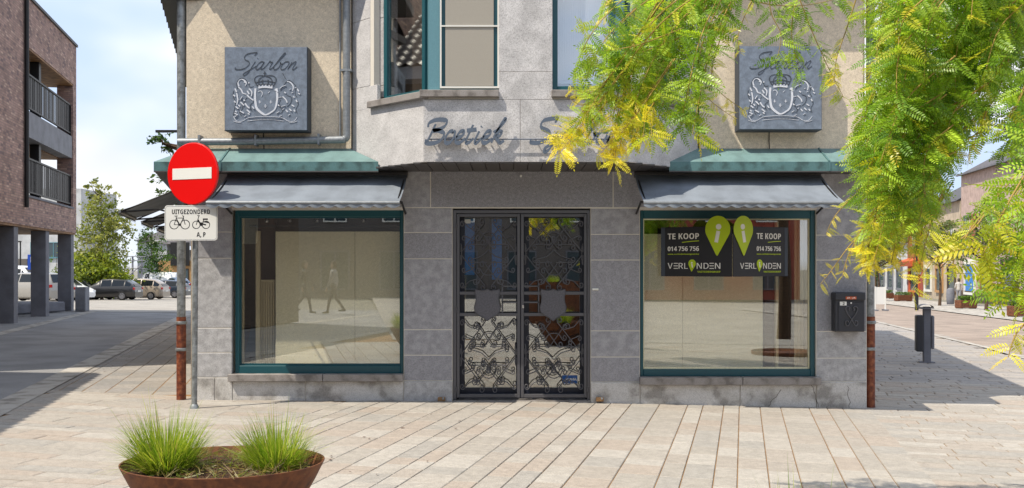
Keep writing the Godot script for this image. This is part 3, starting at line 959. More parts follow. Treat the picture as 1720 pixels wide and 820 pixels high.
	for p in [[-1.972, 3.95, 0], [-1.972, 4.9, 0], [-3.72, 3.103, 1], [-3.05, 3.108, 1], [-2.3, 3.118, 1]]:
		if p[2]: cl.box(Vector3(p[0], p[1] + 0.01, FACE + 0.06), Vector3(0.025, 0.13, 0.13))
		else: cl.box(Vector3(p[0], p[1], FACE + 0.06), Vector3(0.13, 0.025, 0.13))
	part("pipe_clip", cl, M.zinc, up)
	downpipe(up, -3.975, FACE - 0.02, 5.0, 0.95, 0.05)
	downpipe(up, 4.335, FACE - 0.1, 5.2, 0.95, 0.05)
	part("conduit", MB.new().tube([F(572, 240, 0.03), F(572, -60, 0.03)], 0.012, 6), M.zinc, up)
	part("stub_bracket", MB.new().box(Vector3(-4.16, 3.25, FACE - 0.1), Vector3(0.3, 0.03, 0.03)), M.black_metal, up)

func downpipe(up: Node, x: float, z: float, top: float, mid: float, r: float) -> void:
	part("downpipe", MB.new().tube([Vector3(x, top, z), Vector3(x, 2.9, z), Vector3(x, mid, z)], r, 14), M.galvanised, up)
	var lo := part("pipe_foot", MB.new().tube([Vector3(x, mid + 0.06, z), Vector3(x, mid - 0.3, z), Vector3(x, H(x, z) - 0.05, z)], r * 1.12, 14), M.brown_pipe, up)
	for y in [0.94, 0.62]:
		part("collar", MB.new().lathe(Vector3(x, y, z), [Vector2(r * 1.1, -0.018), Vector2(r * 1.36, -0.018), Vector2(r * 1.36, 0.018), Vector2(r * 1.1, 0.018)], 14), M.galvanised, lo)

func bay_window(up: Node, x0: float, x1: float, screen: bool) -> void:
	var win := Node3D.new()
	win.name = "window"
	up.add_child(win, true)
	var f := MB.new()
	var e := 9.0
	bslab(f, x0, x0 + e, -220, 152, -0.16, -0.06, 0.004); bslab(f, x1 - e, x1, -220, 152, -0.16, -0.06, 0.004)
	bslab(f, x0 + e, x1 - e, 143, 152, -0.16, -0.06, 0.004)
	part("frame", f, M.teal, win)
	part("pane", bslab(MB.new(), x0 + e, x1 - e, -220, 143, -0.13, -0.124), M.shop_pane, win)
	if screen:
		var s := MB.new()
		bslab(s, x0, x0 + 2.6, -220, 147, -0.055, -0.035); bslab(s, x1 - 2.6, x1, -220, 147, -0.055, -0.035)
		bslab(s, x0 + 2.6, x1 - 2.6, 144, 147, -0.055, -0.035); bslab(s, x0 + 2.6, x1 - 2.6, 41, 43.4, -0.055, -0.035)
		part("screen_frame", s, M.white_paint, win)
		part("screen_mesh", bslab(MB.new(), x0 + 9, x1 - 9, -220, 143, -0.05, -0.046), M.screen_cloth, win)
		part("roller_blind", bslab(MB.new(), x0 + 9, x1 - 9, -220, 143, -0.23, -0.22), M.curtain, win)
	else:
		for i in 22:
			var x := x0 + e + 2 + i * (x1 - x0 - 2 * e - 2) / 22.0
			part("blind_slat", MB.new().box(Vector3(bx(x + 1.6), 4.35, BAY - 0.24), Vector3(0.027, 1.5, 0.002), Basis(Vector3.UP, 0.35)), M.blind, win)
		part("blind_rail", bslab(MB.new(), x0 + e, x1 - e, 131, 135, -0.225, -0.215), M.blind, win)
		part("blind_backing", bslab(MB.new(), x0 + e, x1 - e, -220, 143, -0.29, -0.28), M.blind, win)

func canopy(up: Node, s: int) -> void:
	var fz := FACE + 0.41
	var zt := 3.03
	var z1 := 2.83
	var z0 := 2.722
	var inw := -1.95 if s < 0 else 2.2           # inner end at the wall
	var inf := -1.551 if s < 0 else 1.822        # and at the front
	var cw := -3.86 if s < 0 else 4.24           # corner of the wall
	var cf := -4.154 if s < 0 else 4.54
	var d := Vector3(-0.2607, 0, -0.9654) if s < 0 else Vector3(0.228, 0, -0.974)
	var W := Vector3(cw, 0, FACE)
	var O := Vector3(cf, 0, fz)
	var y := func(p: Vector3, h: float): return Vector3(p.x, h, p.z)
	var iw := Vector3(inw, 0, FACE)
	var nf := Vector3(inf, 0, fz)
	var W2 := W + d * 9.0
	var O2 := O + d * 9.4
	var top := MB.new()
	var fas := MB.new()
	var low := MB.new()
	var add := func(m: MB, a, b, c, e):
		if s < 0: m.quad(a, b, c, e)
		else: m.quad(b, a, e, c)
	add.call(top, y.call(O, z1), y.call(nf, z1), y.call(iw, zt), y.call(W, zt))
	add.call(top, y.call(O2, z1), y.call(O, z1), y.call(W, zt), y.call(W2, zt))
	add.call(fas, y.call(O, z0), y.call(nf, z0), y.call(nf, z1), y.call(O, z1))
	add.call(fas, y.call(O2, z0), y.call(O, z0), y.call(O, z1), y.call(O2, z1))
	add.call(fas, y.call(nf, z0), y.call(iw, z0), y.call(iw, zt), y.call(nf, z1))
	add.call(low, y.call(W, z0), y.call(iw, z0), y.call(nf, z0), y.call(O, z0))
	add.call(low, y.call(W2, z0), y.call(W, z0), y.call(O, z0), y.call(O2, z0))
	var c := part("canopy", top, M.teal_roof, up)
	part("fascia", fas, M.teal_fascia, c)
	part("soffit", low, M.soffit, c)
	var seam := MB.new()
	var sx := -3.385 if s < 0 else 3.68
	var n := Vector3(sx, (zt + z1) / 2, FACE + 0.205)
	seam.box(n + Vector3(0, 0.006, 0), Vector3(0.022, 0.012, 0.45), Basis(Vector3.RIGHT, atan2(zt - z1, 0.41)))
	seam.box(Vector3(sx, (z0 + z1) / 2, fz + 0.003), Vector3(0.022, z1 - z0, 0.012))
	part("seam", seam, M.teal_fascia, c)
	var drip := MB.new()
	drip.box(Vector3((cf + inf) / 2, z0 - 0.006, fz - 0.008), Vector3(absf(cf - inf), 0.014, 0.018))
	part("drip_edge", drip, M.soffit, c)
# ---------------------------------------------------------------- lettering drawn with a brush
# strokes of each letter: points in x-heights; the last entry is the advance
func script_letter(ch: String) -> Array:
	var v := func(a: Array):
		var o := []
		for i in a.size() / 2: o.push_back(Vector2(a[2 * i], a[2 * i + 1]))
		return o
	match ch:
		"B": return [[v.call([0.62, 1.62, 0.45, 1.1, 0.3, 0.6, 0.12, 0.12]), v.call([-0.05, 1.35, 0.0, 1.7, 0.5, 1.95, 1.2, 2.0, 1.6, 1.85, 1.55, 1.5, 1.1, 1.2, 0.45, 1.05, 1.0, 1.05, 1.5, 0.85, 1.55, 0.5, 1.2, 0.12, 0.6, -0.05, 0.05, 0.0, -0.05, 0.3])], 1.75]
		"S": return [[v.call([1.75, 1.75, 1.95, 2.1, 1.5, 2.1, 0.8, 1.95, 0.55, 1.6, 0.75, 1.25, 1.3, 1.0, 1.5, 0.65, 1.2, 0.2, 0.6, 0.0, 0.0, 0.05, -0.1, 0.3])], 1.75]
		"o": return [[v.call([0.66, 0.98, 0.32, 0.95, 0.06, 0.6, 0.02, 0.2, 0.24, -0.02, 0.58, 0.1, 0.8, 0.5, 0.82, 0.85, 0.64, 1.0])], 0.95]
		"e": return [[v.call([0.1, 0.42, 0.5, 0.55, 0.72, 0.8, 0.6, 1.0, 0.3, 0.9, 0.08, 0.5, 0.1, 0.12, 0.4, 0.0, 0.7, 0.15, 0.95, 0.4])], 0.9]
		"t": return [[v.call([0.55, 1.55, 0.35, 0.9, 0.15, 0.3, 0.2, 0.02, 0.5, 0.08, 0.8, 0.4]), v.call([0.05, 1.05, 0.45, 1.1, 0.95, 1.15])], 0.85]
		"i": return [[v.call([0.38, 1.0, 0.25, 0.6, 0.12, 0.2, 0.25, 0.0, 0.5, 0.15, 0.75, 0.45]), v.call([0.48, 1.35, 0.56, 1.42])], 0.75]
		"k": return [[v.call([0.1, 0.9, 0.5, 1.2, 1.0, 1.9, 0.85, 2.0, 0.55, 1.4, 0.25, 0.6, 0.05, 0.0]), v.call([0.2, 0.55, 0.6, 0.95, 0.85, 0.9, 0.75, 0.65, 0.4, 0.5, 0.65, 0.2, 0.9, 0.02, 1.2, 0.2])], 1.2]
		"j": return [[v.call([0.4, 1.0, 0.25, 0.4, 0.05, -0.4, -0.3, -0.75, -0.5, -0.55, -0.1, -0.2, 0.4, 0.15, 0.75, 0.45]), v.call([0.5, 1.38, 0.58, 1.45])], 0.75]
		"a": return [[v.call([0.8, 0.9, 0.45, 1.0, 0.12, 0.65, 0.05, 0.15, 0.3, 0.0, 0.6, 0.3, 0.85, 0.95, 0.72, 0.4, 0.75, 0.05, 1.0, 0.12, 1.2, 0.4])], 1.15]
		"r": return [[v.call([0.1, 0.4, 0.35, 1.05, 0.45, 0.9, 0.75, 0.9, 0.65, 0.4, 0.7, 0.05, 0.9, 0.1, 1.1, 0.4])], 1.0]
		"b": return [[v.call([0.1, 0.4, 0.55, 1.2, 0.95, 1.95, 0.75, 2.0, 0.4, 1.2, 0.15, 0.3, 0.35, 0.0, 0.75, 0.2, 0.85, 0.65, 0.7, 0.95, 0.8, 0.75, 1.15, 0.7])], 1.05]
		"n": return [[v.call([0.2, 0.95, 0.12, 0.4, 0.02, 0.0, 0.2, 0.5, 0.55, 0.95, 0.75, 0.9, 0.65, 0.45, 0.6, 0.08, 0.8, 0.02, 1.1, 0.35])], 1.1]
	return [[], 0.9]

# writes s from x on, letter by letter; k metres to the x-height
func write(parent: Node, called: String, s: String, x0: float, y0: float, k: float, squeeze: float, nib: Vector2, least: float, z0: float, z1: float, m: Material, slant := 0.12) -> void:
	var pen := x0
	for ch in s:
		var l := script_letter(ch)
		if l[0].size():
			var b := MB.new()
			var n := 0
			for st in l[0]:
				var pts := []
				for p in curve(st, 9):
					pts.push_back(Vector2(pen + (p.x + p.y * slant) * k * squeeze, y0 + p.y * k))
				b.stroke(pts, nib * k, least * k, z0 + n * 0.0012, z1 + n * 0.0012)
				n += 1
			part(called, b, m, parent)
		pen += l[1] * k * squeeze

func build_signs() -> void:
	var name_sign := thing("lettering", "grey brush lettering reading Boetiek Sjarbon on the stone front of the bay", "sign")
	var z := BAY + 0.068
	write(name_sign, "letter", "Boetiek", bx(716), by(241.5), 0.127, 0.92, Vector2(0.12, 0.38), 0.165, z, z + 0.02, M.letter, 0.2)
	write(name_sign, "letter", "Sjarbon", bx(892), by(241.5), 0.127, 0.98, Vector2(0.12, 0.38), 0.165, z, z + 0.02, M.letter, 0.2)
	part("rail", MB.new().tube([Vector3(bx(720), by(235), z - 0.012), Vector3(bx(1054), by(235), z - 0.012)], 0.007, 6), M.letter, name_sign)
	var pins := MB.new()
	for x in [724, 780, 832, 900, 960, 1010, 1050]:
		pins.tube([Vector3(bx(x), by(235), BAY - 0.01), Vector3(bx(x), by(235), z)], 0.006, 6)
	part("pin", pins, M.letter, name_sign)

	var bl := box_sign("square grey wall box with a carved crest and the name Sjarbon, left of the bay", Vector3(-2.895, 3.706, FACE + 0.12))
	var br := box_sign("square grey wall box with crest and Sjarbon, right of the bay behind the tree", Vector3(3.16, 3.716, FACE + 0.12))
	for b in [bl, br]:
		part("cable", MB.new().tube([Vector3(-0.08, -0.49, -0.1), Vector3(-0.08, -0.6, -0.105), Vector3(-0.075, -0.69, -0.1)], 0.006, 5), M.black_metal, b)

	# awnings over the two windows and along the left wall
	awning("grey cloth awning with a scalloped edge over the left shop window", Vector3(-3.39, 0, FACE), Vector3.RIGHT, Vector3.BACK, 2.144, M.awning_cloth)
	awning("grey cloth awning with a scalloped edge over the right shop window", Vector3(1.46, 0, FACE), Vector3.RIGHT, Vector3.BACK, 2.22, M.awning_cloth)
	var d := Vector3(-0.2607, 0, -0.9654)
	var out := Vector3(-0.9654, 0, 0.2607)
	var n := ["nearest grey awning on the left side wall, seen from its end", "middle grey awning on the left side wall", "farthest grey awning on the left side wall, smallest in view"]
	for i in 3:
		awning(n[i], Vector3(-3.86, 0, FACE) + d * (3.4 + 3.1 * i), -d, out, 2.2, M.awning_cloth)
	for_sale_board()

func awning(label: String, at: Vector3, along: Vector3, out: Vector3, w: float, m: Material) -> void:
	var o := thing("awning", label, "awning")
	var q := func(a: float, b: float, y: float): return at + along * a + out * b + Vector3(0, y, 0)
	var rows := []
	for i in 9:
		var t := i / 8.0
		var r := PackedVector3Array()
		for j in 13:
			r.push_back(q.call(w * j / 12.0, 0.05 + 0.88 * t, 2.728 - 0.393 * t - 0.035 * sin(PI * t) + 0.004 * sin(j * 2.1 + t * 3.0)))
		rows.push_back(r)
	part("cloth", MB.new().grid(rows, false, true), m, o)
	var v := MB.new()
	var waves := int(w / 0.135)
	var r0 := PackedVector3Array()
	var r1 := PackedVector3Array()
	for j in waves * 6 + 1:
		var t := float(j) / (waves * 6)
		var wv := 0.012 * sin(t * waves * TAU)
		r0.push_back(q.call(w * t, 0.932, 2.335))
		r1.push_back(q.call(w * t, 0.934 + wv * 0.5, 2.288 - 0.026 * absf(sin(t * waves * PI))))
	v.grid([r0, r1], false, true)
	part("valance", v, m, o)
	var f := MB.new()
	f.tube([q.call(0, 0.06, 2.715), q.call(w, 0.06, 2.715)], 0.045, 10)
	part("roller", f, M.soffit, o)
	part("front_bar", MB.new().tube([q.call(0.0, 0.925, 2.322), q.call(w, 0.925, 2.322)], 0.018, 8), M.zinc, o)
	for a in [0.03, w - 0.03]:
		part("arm", MB.new().tube([q.call(a, 0.02, 2.25), q.call(a, 0.45, 2.36), q.call(a, 0.92, 2.318)], 0.014, 6), M.black_metal, o)
		part("side_stay", MB.new().tube([q.call(a, 0.05, 2.7), q.call(a, 0.92, 2.318)], 0.01, 6), M.black_metal, o)

func box_sign(label: String, at: Vector3) -> Node3D:
	var o := thing("box_sign", label, "sign", at)
	part("case", MB.new().bevel(Vector3(0, 0, -0.006), Vector3(0.98, 0.99, 0.22), 0.004), M.box_side, o)
	part("face", MB.new().bevel(Vector3(0, 0, 0.112), Vector3(0.965, 0.975, 0.016), 0.003), M.box_face, o)
	var z := 0.12
	write(o, "letter", "Sjarbon", -0.36, 0.225, 0.094, 0.98, Vector2(0.05, 0.13), 0.05, z - 0.002, z + 0.004, M.relief_dark, 0.4)
	var k := 0.48 / 365.0
	var put := func(called: String, lines: Array, w: float, h: float, m: Material, up: float):
		var b := MB.new()
		for l in lines:
			var pts := []
			for i in l.size() / 2:
				pts.push_back(Vector2((l[2 * i] - 410.0) * k, (400.0 - l[2 * i + 1]) * k))
			b.stroke(curve(pts, 5), Vector2(w, w * 0.6), h, z - 0.002, z + up)
			up += 0.00023
		return tag(part(called, b, m, o), "", "", "", "stuff")
	put.call("shield", [[318, 398, 314, 450, 316, 510, 328, 572, 362, 610, 405, 634, 450, 616, 492, 580, 510, 510, 512, 450, 505, 398]], 0.024, 0.016, M.relief_pale, 0.006)
	put.call("shield_band", [[345, 392, 400, 385, 470, 392]], 0.026, 0.02, M.relief_pale, 0.0064)
	put.call("charge", [[345, 520, 368, 520], [356, 505, 356, 532], [443, 520, 468, 520], [455, 505, 455, 532], [393, 556, 418, 556], [405, 540, 405, 572], [340, 430, 360, 420, 380, 440, 370, 470], [430, 440, 445, 425]], 0.007, 0.006, M.relief_pale, 0.003)
	put.call("crown", [[330, 372, 310, 330, 315, 300, 350, 282, 400, 285], [480, 372, 500, 330, 495, 300, 460, 282, 400, 285], [350, 370, 345, 330, 365, 300, 400, 285], [460, 370, 465, 330, 445, 300, 400, 285], [330, 372, 405, 358, 480, 372], [322, 345, 405, 330, 490, 345], [400, 285, 400, 245], [388, 262, 412, 262], [380, 368, 380, 320], [430, 368, 430, 320]], 0.010, 0.007, M.relief_dark, 0.004)
	put.call("crown_pearls", [[345, 378, 356, 376], [375, 373, 386, 372], [405, 371, 416, 371], [435, 373, 446, 374], [460, 377, 470, 379]], 0.014, 0.012, M.relief_pale, 0.005)
	put.call("lion", [[165, 385, 190, 410, 205, 440, 235, 450], [170, 380, 162, 345, 185, 318, 215, 325, 235, 350, 225, 375], [215, 340, 228, 346], [255, 345, 262, 352], [240, 455, 265, 480, 300, 505], [120, 455, 135, 470], [128, 510, 140, 525], [135, 600, 150, 610], [165, 545, 180, 560], [210, 500, 225, 510], [250, 620, 265, 632], [215, 650, 235, 640], [260, 400, 285, 430, 280, 470], [245, 420, 262, 450], [225, 530, 245, 560, 265, 575], [185, 520, 215, 550], [240, 590, 270, 615], [150, 440, 160, 500, 150, 545], [135, 400, 150, 430], [140, 560, 165, 580], [180, 600, 215, 620], [130, 620, 160, 635], [200, 470, 180, 500], [290, 560, 305, 580], [130, 655, 150, 640]], 0.013, 0.007, M.relief_pale, 0.005)
	put.call("lion_outline", [[155, 400, 150, 350, 180, 308, 225, 315, 250, 350, 270, 385, 300, 380], [120, 420, 118, 470, 140, 520, 130, 580, 120, 640], [240, 480, 210, 530, 200, 580, 175, 610, 190, 640], [300, 520, 270, 550, 285, 600]], 0.006, 0.005, M.relief_dark, 0.003)
	put.call("unicorn", [[600, 335, 630, 345, 655, 380, 650, 420], [560, 470, 590, 500, 600, 525], [520, 480, 550, 475], [640, 545, 665, 560], [590, 590, 605, 610], [560, 590, 575, 575], [690, 400, 705, 425], [665, 395, 685, 390], [640, 440, 655, 430], [700, 440, 715, 450], [620, 410, 632, 402], [575, 430, 590, 440], [660, 590, 672, 605], [610, 640, 628, 630], [530, 650, 552, 640], [655, 470, 668, 480], [520, 545, 532, 555], [505, 620, 530, 605], [620, 580, 640, 600], [550, 560, 585, 550], [680, 500, 692, 520], [535, 400, 560, 380, 590, 370], [490, 410, 520, 430]], 0.012, 0.006, M.relief_pale, 0.005)
	put.call("unicorn_outline", [[560, 262, 575, 290, 590, 315], [540, 420, 570, 370, 610, 325, 650, 345, 680, 385, 670, 440, 690, 480], [690, 500, 700, 540, 680, 580, 690, 620], [540, 500, 530, 540, 560, 600, 540, 620], [600, 460, 640, 480, 630, 530, 600, 560]], 0.006, 0.005, M.relief_dark, 0.003)
	put.call("ribbon", [[120, 650, 150, 690, 200, 690, 250, 662, 330, 652, 410, 650, 490, 652, 560, 662, 610, 690, 660, 690, 690, 655], [245, 690, 330, 680, 410, 678, 490, 680, 570, 690], [120, 690, 150, 700, 190, 705], [620, 705, 660, 700, 690, 690]], 0.006, 0.005, M.relief_pale, 0.004)
	var ticks := []
	for i in 24:
		var x := 262.0 + i * 12.6
		ticks.append([x, 676 - absf(x - 410) * 0.01, x + 6, 664 + absf(x - 410) * 0.02])
	put.call("motto", ticks, 0.006, 0.004, M.relief_dark, 0.0035)
	return o

# a for-sale board: two plates that meet in a ridge towards the street
func for_sale_board() -> void:
	var o := thing("for_sale_board", "black and lime V-shaped for-sale board in front of the right shop window", "for-sale board")
	var ridge := Vector3(2.536, 0, -11.65)
	var yb := 1.497
	var h := 0.585
	for s in [-1, 1]:
		var w := 0.88
		var ang: float = 0.537 * s
		var x := Transform3D(Basis(Vector3.UP, -ang if s < 0 else -ang), Vector3.ZERO)
		# the plate's own axes: x along the plate to the right, z towards the viewer
		var dirx := Vector3(cos(0.537), 0, 0.512 if s < 0 else -0.512).normalized()
		var nz := dirx.cross(Vector3.UP).normalized()
		var b := Basis(dirx, Vector3.UP, nz)
		var at := ridge - dirx * w if s < 0 else ridge + Vector3(0.006, 0, 0)
		x = Transform3D(b, at + Vector3(0, yb, 0))
		var plate := part("plate", MB.new().bevel(Vector3(w / 2, h / 2, 0), Vector3(w - 0.004, h, 0.008), 0.002), M.board_black, o, x)
		part("edge_strip", MB.new().box(Vector3(0.03 if s < 0 else w - 0.03, h / 2, 0.0048), Vector3(0.05, h - 0.01, 0.0016)), M.box_side, plate)
		var T0 := Transform3D()
		var at2 := func(u, v): return Transform3D(Basis(), Vector3(u, v, 0.0052))
		var lx := 0.09 if s < 0 else 0.37
		words("print", "TE KOOP", "Droid Sans", true, 0.39, 0.068, 0.0016, M.print_white, plate, at2.call(lx + 0.195, 0.475))
		words("print", "014 756 756", "Droid Sans", true, 0.39, 0.055, 0.0016, M.print_white, plate, at2.call(lx + 0.195, 0.327))
		words("print", "www.verlindenvastgoed.be", "Droid Sans", true, 0.39, 0.022, 0.0016, M.lime, plate, at2.call(lx + 0.195, 0.262))
		part("print", MB.new().stroke(curve([Vector2(lx + 0.18, 0.402), Vector2(lx + 0.28, 0.412), Vector2(lx + 0.39, 0.418)], 4), Vector2(0.003, 0.009), 0.004, 0.0044, 0.006), M.lime, plate)
		var vx := 0.09 if s < 0 else 0.11
		var yv := 0.125
		words("print", "V", "Droid Sans", false, 0.062, 0.068, 0.0016, M.print_white, plate, at2.call(vx + 0.031, yv))
		words("print", "RL", "Droid Sans", false, 0.115, 0.068, 0.0016, M.print_white, plate, at2.call(vx + 0.195, yv))
		words("print", "ND", "Droid Sans", false, 0.145, 0.068, 0.0016, M.print_white, plate, at2.call(vx + 0.435, yv))
		words("print", "N", "Droid Sans", false, 0.065, 0.068, 0.0016, M.print_white, plate, at2.call(vx + 0.617, yv))
		for ex in [vx + 0.072, vx + 0.515]:
			var e := MB.new()
			for k in 3:
				e.box(Vector3(ex + 0.03, yv + (k - 1) * 0.03, 0.0052), Vector3(0.052, 0.009, 0.0016))
			part("print", e, M.print_white, plate)
		words("print", "VASTGOEDGROEP", "Droid Sans", true, 0.28, 0.02, 0.0016, M.lime, plate, at2.call(vx + 0.51, 0.056))
		pin(plate, Vector2(vx + 0.306, yv + 0.012), 0.092, 0.0052, 1.0, 0.55)
		pin(plate, Vector2(w - 0.17 if s < 0 else 0.155, 0.5), 0.30, 0.010, -0.18 if s < 0 else 0.18, 1.0)
		part("bracket", MB.new().tube([Vector3(0.02 if s < 0 else w - 0.02, h * 0.85, -0.005), Vector3(0.02 if s < 0 else w - 0.02, h * 0.85, -0.09)], 0.006, 6), M.zinc, plate)

func pin(plate: Node, c: Vector2, size: float, z: float, lean: float, slant: float) -> void:
	var poly := PackedVector2Array()
	var r := size * 0.5
	var sx := 0.3 * r * lean if slant == 1.0 else -0.15 * r
	for i in 25:
		var g := lerpf(-0.36, PI + 0.36, i / 24.0)
		poly.push_back(c + Vector2(cos(g) * r, 0.16 * size + sin(g) * r * 1.05))
	poly.push_back(c + Vector2(sx - 0.04 * size, -0.84 * size + 0.02 * size))
	poly.push_back(c + Vector2(sx, -0.86 * size))
	poly.push_back(c + Vector2(sx + 0.04 * size, -0.84 * size + 0.02 * size))
	var o := part("pin", MB.new().prism(poly, z - 0.003, z + 0.003), M.lime, plate)
	var d := PackedVector2Array()
	for i in 16:
		d.push_back(c + Vector2(cos(TAU * i / 16) * size * 0.11 + 0.04 * size * signf(-lean), size * 0.26 + sin(TAU * i / 16) * size * 0.11))
	var m := MB.new()
	m.prism(d, z + 0.003, z + 0.0045)
	var sl := 0.09 * size * signf(-lean)
	m.stroke([c + Vector2(0.03 * size * signf(-lean), 0.1 * size), c + Vector2(0.03 * size * signf(-lean) - sl, -0.34 * size)], Vector2(size * 0.15, 0), size * 0.14, z + 0.003, z + 0.0045)
	part("mark", m, M.print_white, plate)
# ---------------------------------------------------------------- wrought-iron gate in front of the door
func curl(a: Vector2, dir: float, turn: float, r: float, n := 12) -> Array:
	# a spiral that starts at a, heading along dir, and winds inwards to the side of turn
	var out := []
	var p := a
	var g := dir
	var step := r * 0.52
	for i in n:
		out.push_back(p)
		p += Vector2(cos(g), sin(g)) * step
		g += turn * 0.55 * (1.0 + i * 0.045)
		step *= 0.955
	return out

func scroll(a: Vector2, b: Vector2, t0: float, t1: float, r: float, bend := 0.0) -> Array:
	# a bar from a to b with a curl at either end; t0, t1 give the side of each curl (0 for none)
	var d := (b - a).normalized()
	var n := Vector2(-d.y, d.x)
	var pts := []
	if t0 != 0.0:
		var c := curl(a, (-d).angle(), t0, r)
		c.reverse()
		pts.append_array(c)
	else: pts.push_back(a)
	pts.push_back((a + b) / 2 + n * bend)
	if t1 != 0.0: pts.append_array(curl(b, d.angle(), t1, r))
	else: pts.push_back(b)
	return pts

func build_gate() -> void:
	var gate := thing("iron_gate", "double wrought-iron gate with scrolls and two shields in front of the shop door", "gate")
	var fr := MB.new()
	slab(fr, 760.6, 766, 353, 672, -0.09, -0.03); slab(fr, 987, 991.6, 353, 672, -0.09, -0.03); slab(fr, 766, 987, 353, 358, -0.09, -0.03)
	part("outer_frame", fr, M.iron, gate)
	for s in [[766.6, 873.6], [875.0, 986.4]]:
		var x0: float = s[0]
		var x1: float = s[1]
		var leaf := Node3D.new()
		leaf.name = "gate_leaf"
		gate.add_child(leaf, true)
		var f := MB.new()
		slab(f, x0, x0 + 5, 359, 669, -0.08, -0.045, 0.003); slab(f, x1 - 5, x1, 359, 669, -0.08, -0.045, 0.003)
		for y in [[359, 364], [490, 495.5], [526, 531.5], [663, 669]]:
			slab(f, x0 + 5, x1 - 5, y[0], y[1], -0.08, -0.045, 0.003)
		part("frame", f, M.iron, leaf)
		panel(leaf, x0 + 5, x1 - 5, 364, 490, false)
		panel(leaf, x0 + 5, x1 - 5, 531.5, 663, true)
		# shield
		var cx := fx((x0 + x1) / 2 - 1.5)
		var cy := fy(512)
		var sh := PackedVector2Array()
		for p in [[0, 0.185], [0.05, 0.165], [0.10, 0.172], [0.145, 0.185], [0.15, 0.14], [0.135, 0.09], [0.14, 0.03], [0.158, -0.03], [0.15, -0.085], [0.11, -0.125], [0.05, -0.155], [0, -0.195]]:
			sh.push_back(Vector2(cx + p[0], cy + p[1]))
		for i in range(10, 0, -1):
			sh.push_back(Vector2(2 * cx - sh[i].x, sh[i].y))
		var so := part("shield", MB.new().prism(sh, FACE - 0.042, FACE - 0.034), M.iron_plate, leaf)
		var rim := []
		for p in sh: rim.push_back(Vector3(p.x, p.y, FACE - 0.032))
		rim.push_back(rim[0])
		part("rim", MB.new().tube(rim, 0.006, 5), M.iron, so)
		# small bars beside the shield
		var inner := x1 - 5 if x0 < 800 else x0 + 5
		var dir := -1.0 if x0 < 800 else 1.0
		var g := MB.new()
		slab(g, minf(inner, inner + dir * 26), maxf(inner, inner + dir * 26), 507, 509.5, -0.07, -0.055)
		slab(g, inner + dir * 25 - 1.2, inner + dir * 25 + 1.2, 476, 526, -0.07, -0.055)
		slab(g, minf(inner, inner + dir * 26), maxf(inner, inner + dir * 26), 480, 482, -0.07, -0.055)
		part("lock_bars", g, M.iron, leaf)
		for y in [380, 520, 655]:
			part("hinge", MB.new().tube([F(x0 - 1 if x0 < 800 else x1 + 1, y - 4, -0.03), F(x0 - 1 if x0 < 800 else x1 + 1, y + 4, -0.03)], 0.012, 8), M.iron, leaf)
	part("lock_plate", slab(MB.new(), 877, 880, 513, 518, -0.044, -0.038), M.chrome, gate)

# the scrolls of one panel; px coordinates of the photograph
func panel(leaf: Node, x0: float, x1: float, y0: float, y1: float, low: bool) -> void:
	var W := x1 - x0
	var Hh := y1 - y0
	var z := FACE - 0.06
	var n := 0
	var bars := []
	# unit square: x 0..1, y 0..1 downwards
	for m in [0, 1]:
		var q := func(x, y): return Vector2(x if m == 0 else 1.0 - x, y)
		var t := 1.0 if m == 0 else -1.0
		var k := 0.05
		# big diamond with curls at its corners
		bars.append(scroll(q.call(0.06, 0.44), q.call(0.40, 0.10), t, -t, k))
		bars.append(scroll(q.call(0.06, 0.54), q.call(0.42, 0.90), -t, t, k))
		# crossing bars in the middle
		bars.append(scroll(q.call(0.30, 0.14), q.call(0.55, 0.36), -t, -t, k))
		bars.append(scroll(q.call(0.56, 0.62), q.call(0.32, 0.88), t, t, k))
		# wide hats above and below the middle
		bars.append(scroll(q.call(0.50, 0.44), q.call(0.24, 0.56), 0.0, -t, k, -0.03 * t))
		# corner scrolls
		bars.append(scroll(q.call(0.08, 0.07), q.call(0.28, 0.17), -t, -t, k * 0.9, 0.03 * t))
		bars.append(scroll(q.call(0.08, 0.94), q.call(0.28, 0.84), t, t, k * 0.9, -0.03 * t))
		# inner hearts and the tails between the bars
		bars.append(scroll(q.call(0.50, 0.20), q.call(0.36, 0.30), 0.0, t, k * 0.9, 0.03 * t))
		bars.append(scroll(q.call(0.50, 0.78), q.call(0.36, 0.70), 0.0, -t, k * 0.9, -0.03 * t))
		bars.append(scroll(q.call(0.10, 0.26), q.call(0.22, 0.30), -t, t, k * 0.8))
		bars.append(scroll(q.call(0.10, 0.74), q.call(0.22, 0.70), t, -t, k * 0.8))
		# edge curls
		bars.append(scroll(q.call(0.20, 0.37), q.call(0.46, 0.37), -t, 0.0, k * 0.9))
		bars.append(scroll(q.call(0.20, 0.61), q.call(0.47, 0.61), t, 0.0, k * 0.9))
		bars.append(scroll(q.call(0.44, 0.41), q.call(0.52, 0.33), t, -t, k * 0.8))
		bars.append(scroll(q.call(0.035, 0.50), q.call(0.03, 0.40), 0.0, -t, k * 0.8))
		bars.append(scroll(q.call(0.035, 0.50), q.call(0.03, 0.60), 0.0, t, k * 0.8))
	for b in bars:
		var pts := []
		for p in b:
			var y: float = 1.0 - p.y if low else p.y
			pts.push_back(F(x0 + clampf(p.x, 0.015, 0.985) * W, y0 + clampf(y, 0.012, 0.988) * Hh, -0.06 + 0.007 * (n % 3 - 1)))
		n += 1
		part("scroll", MB.new().tube(curve(pts, 2), 0.0062, 5), M.iron, leaf)
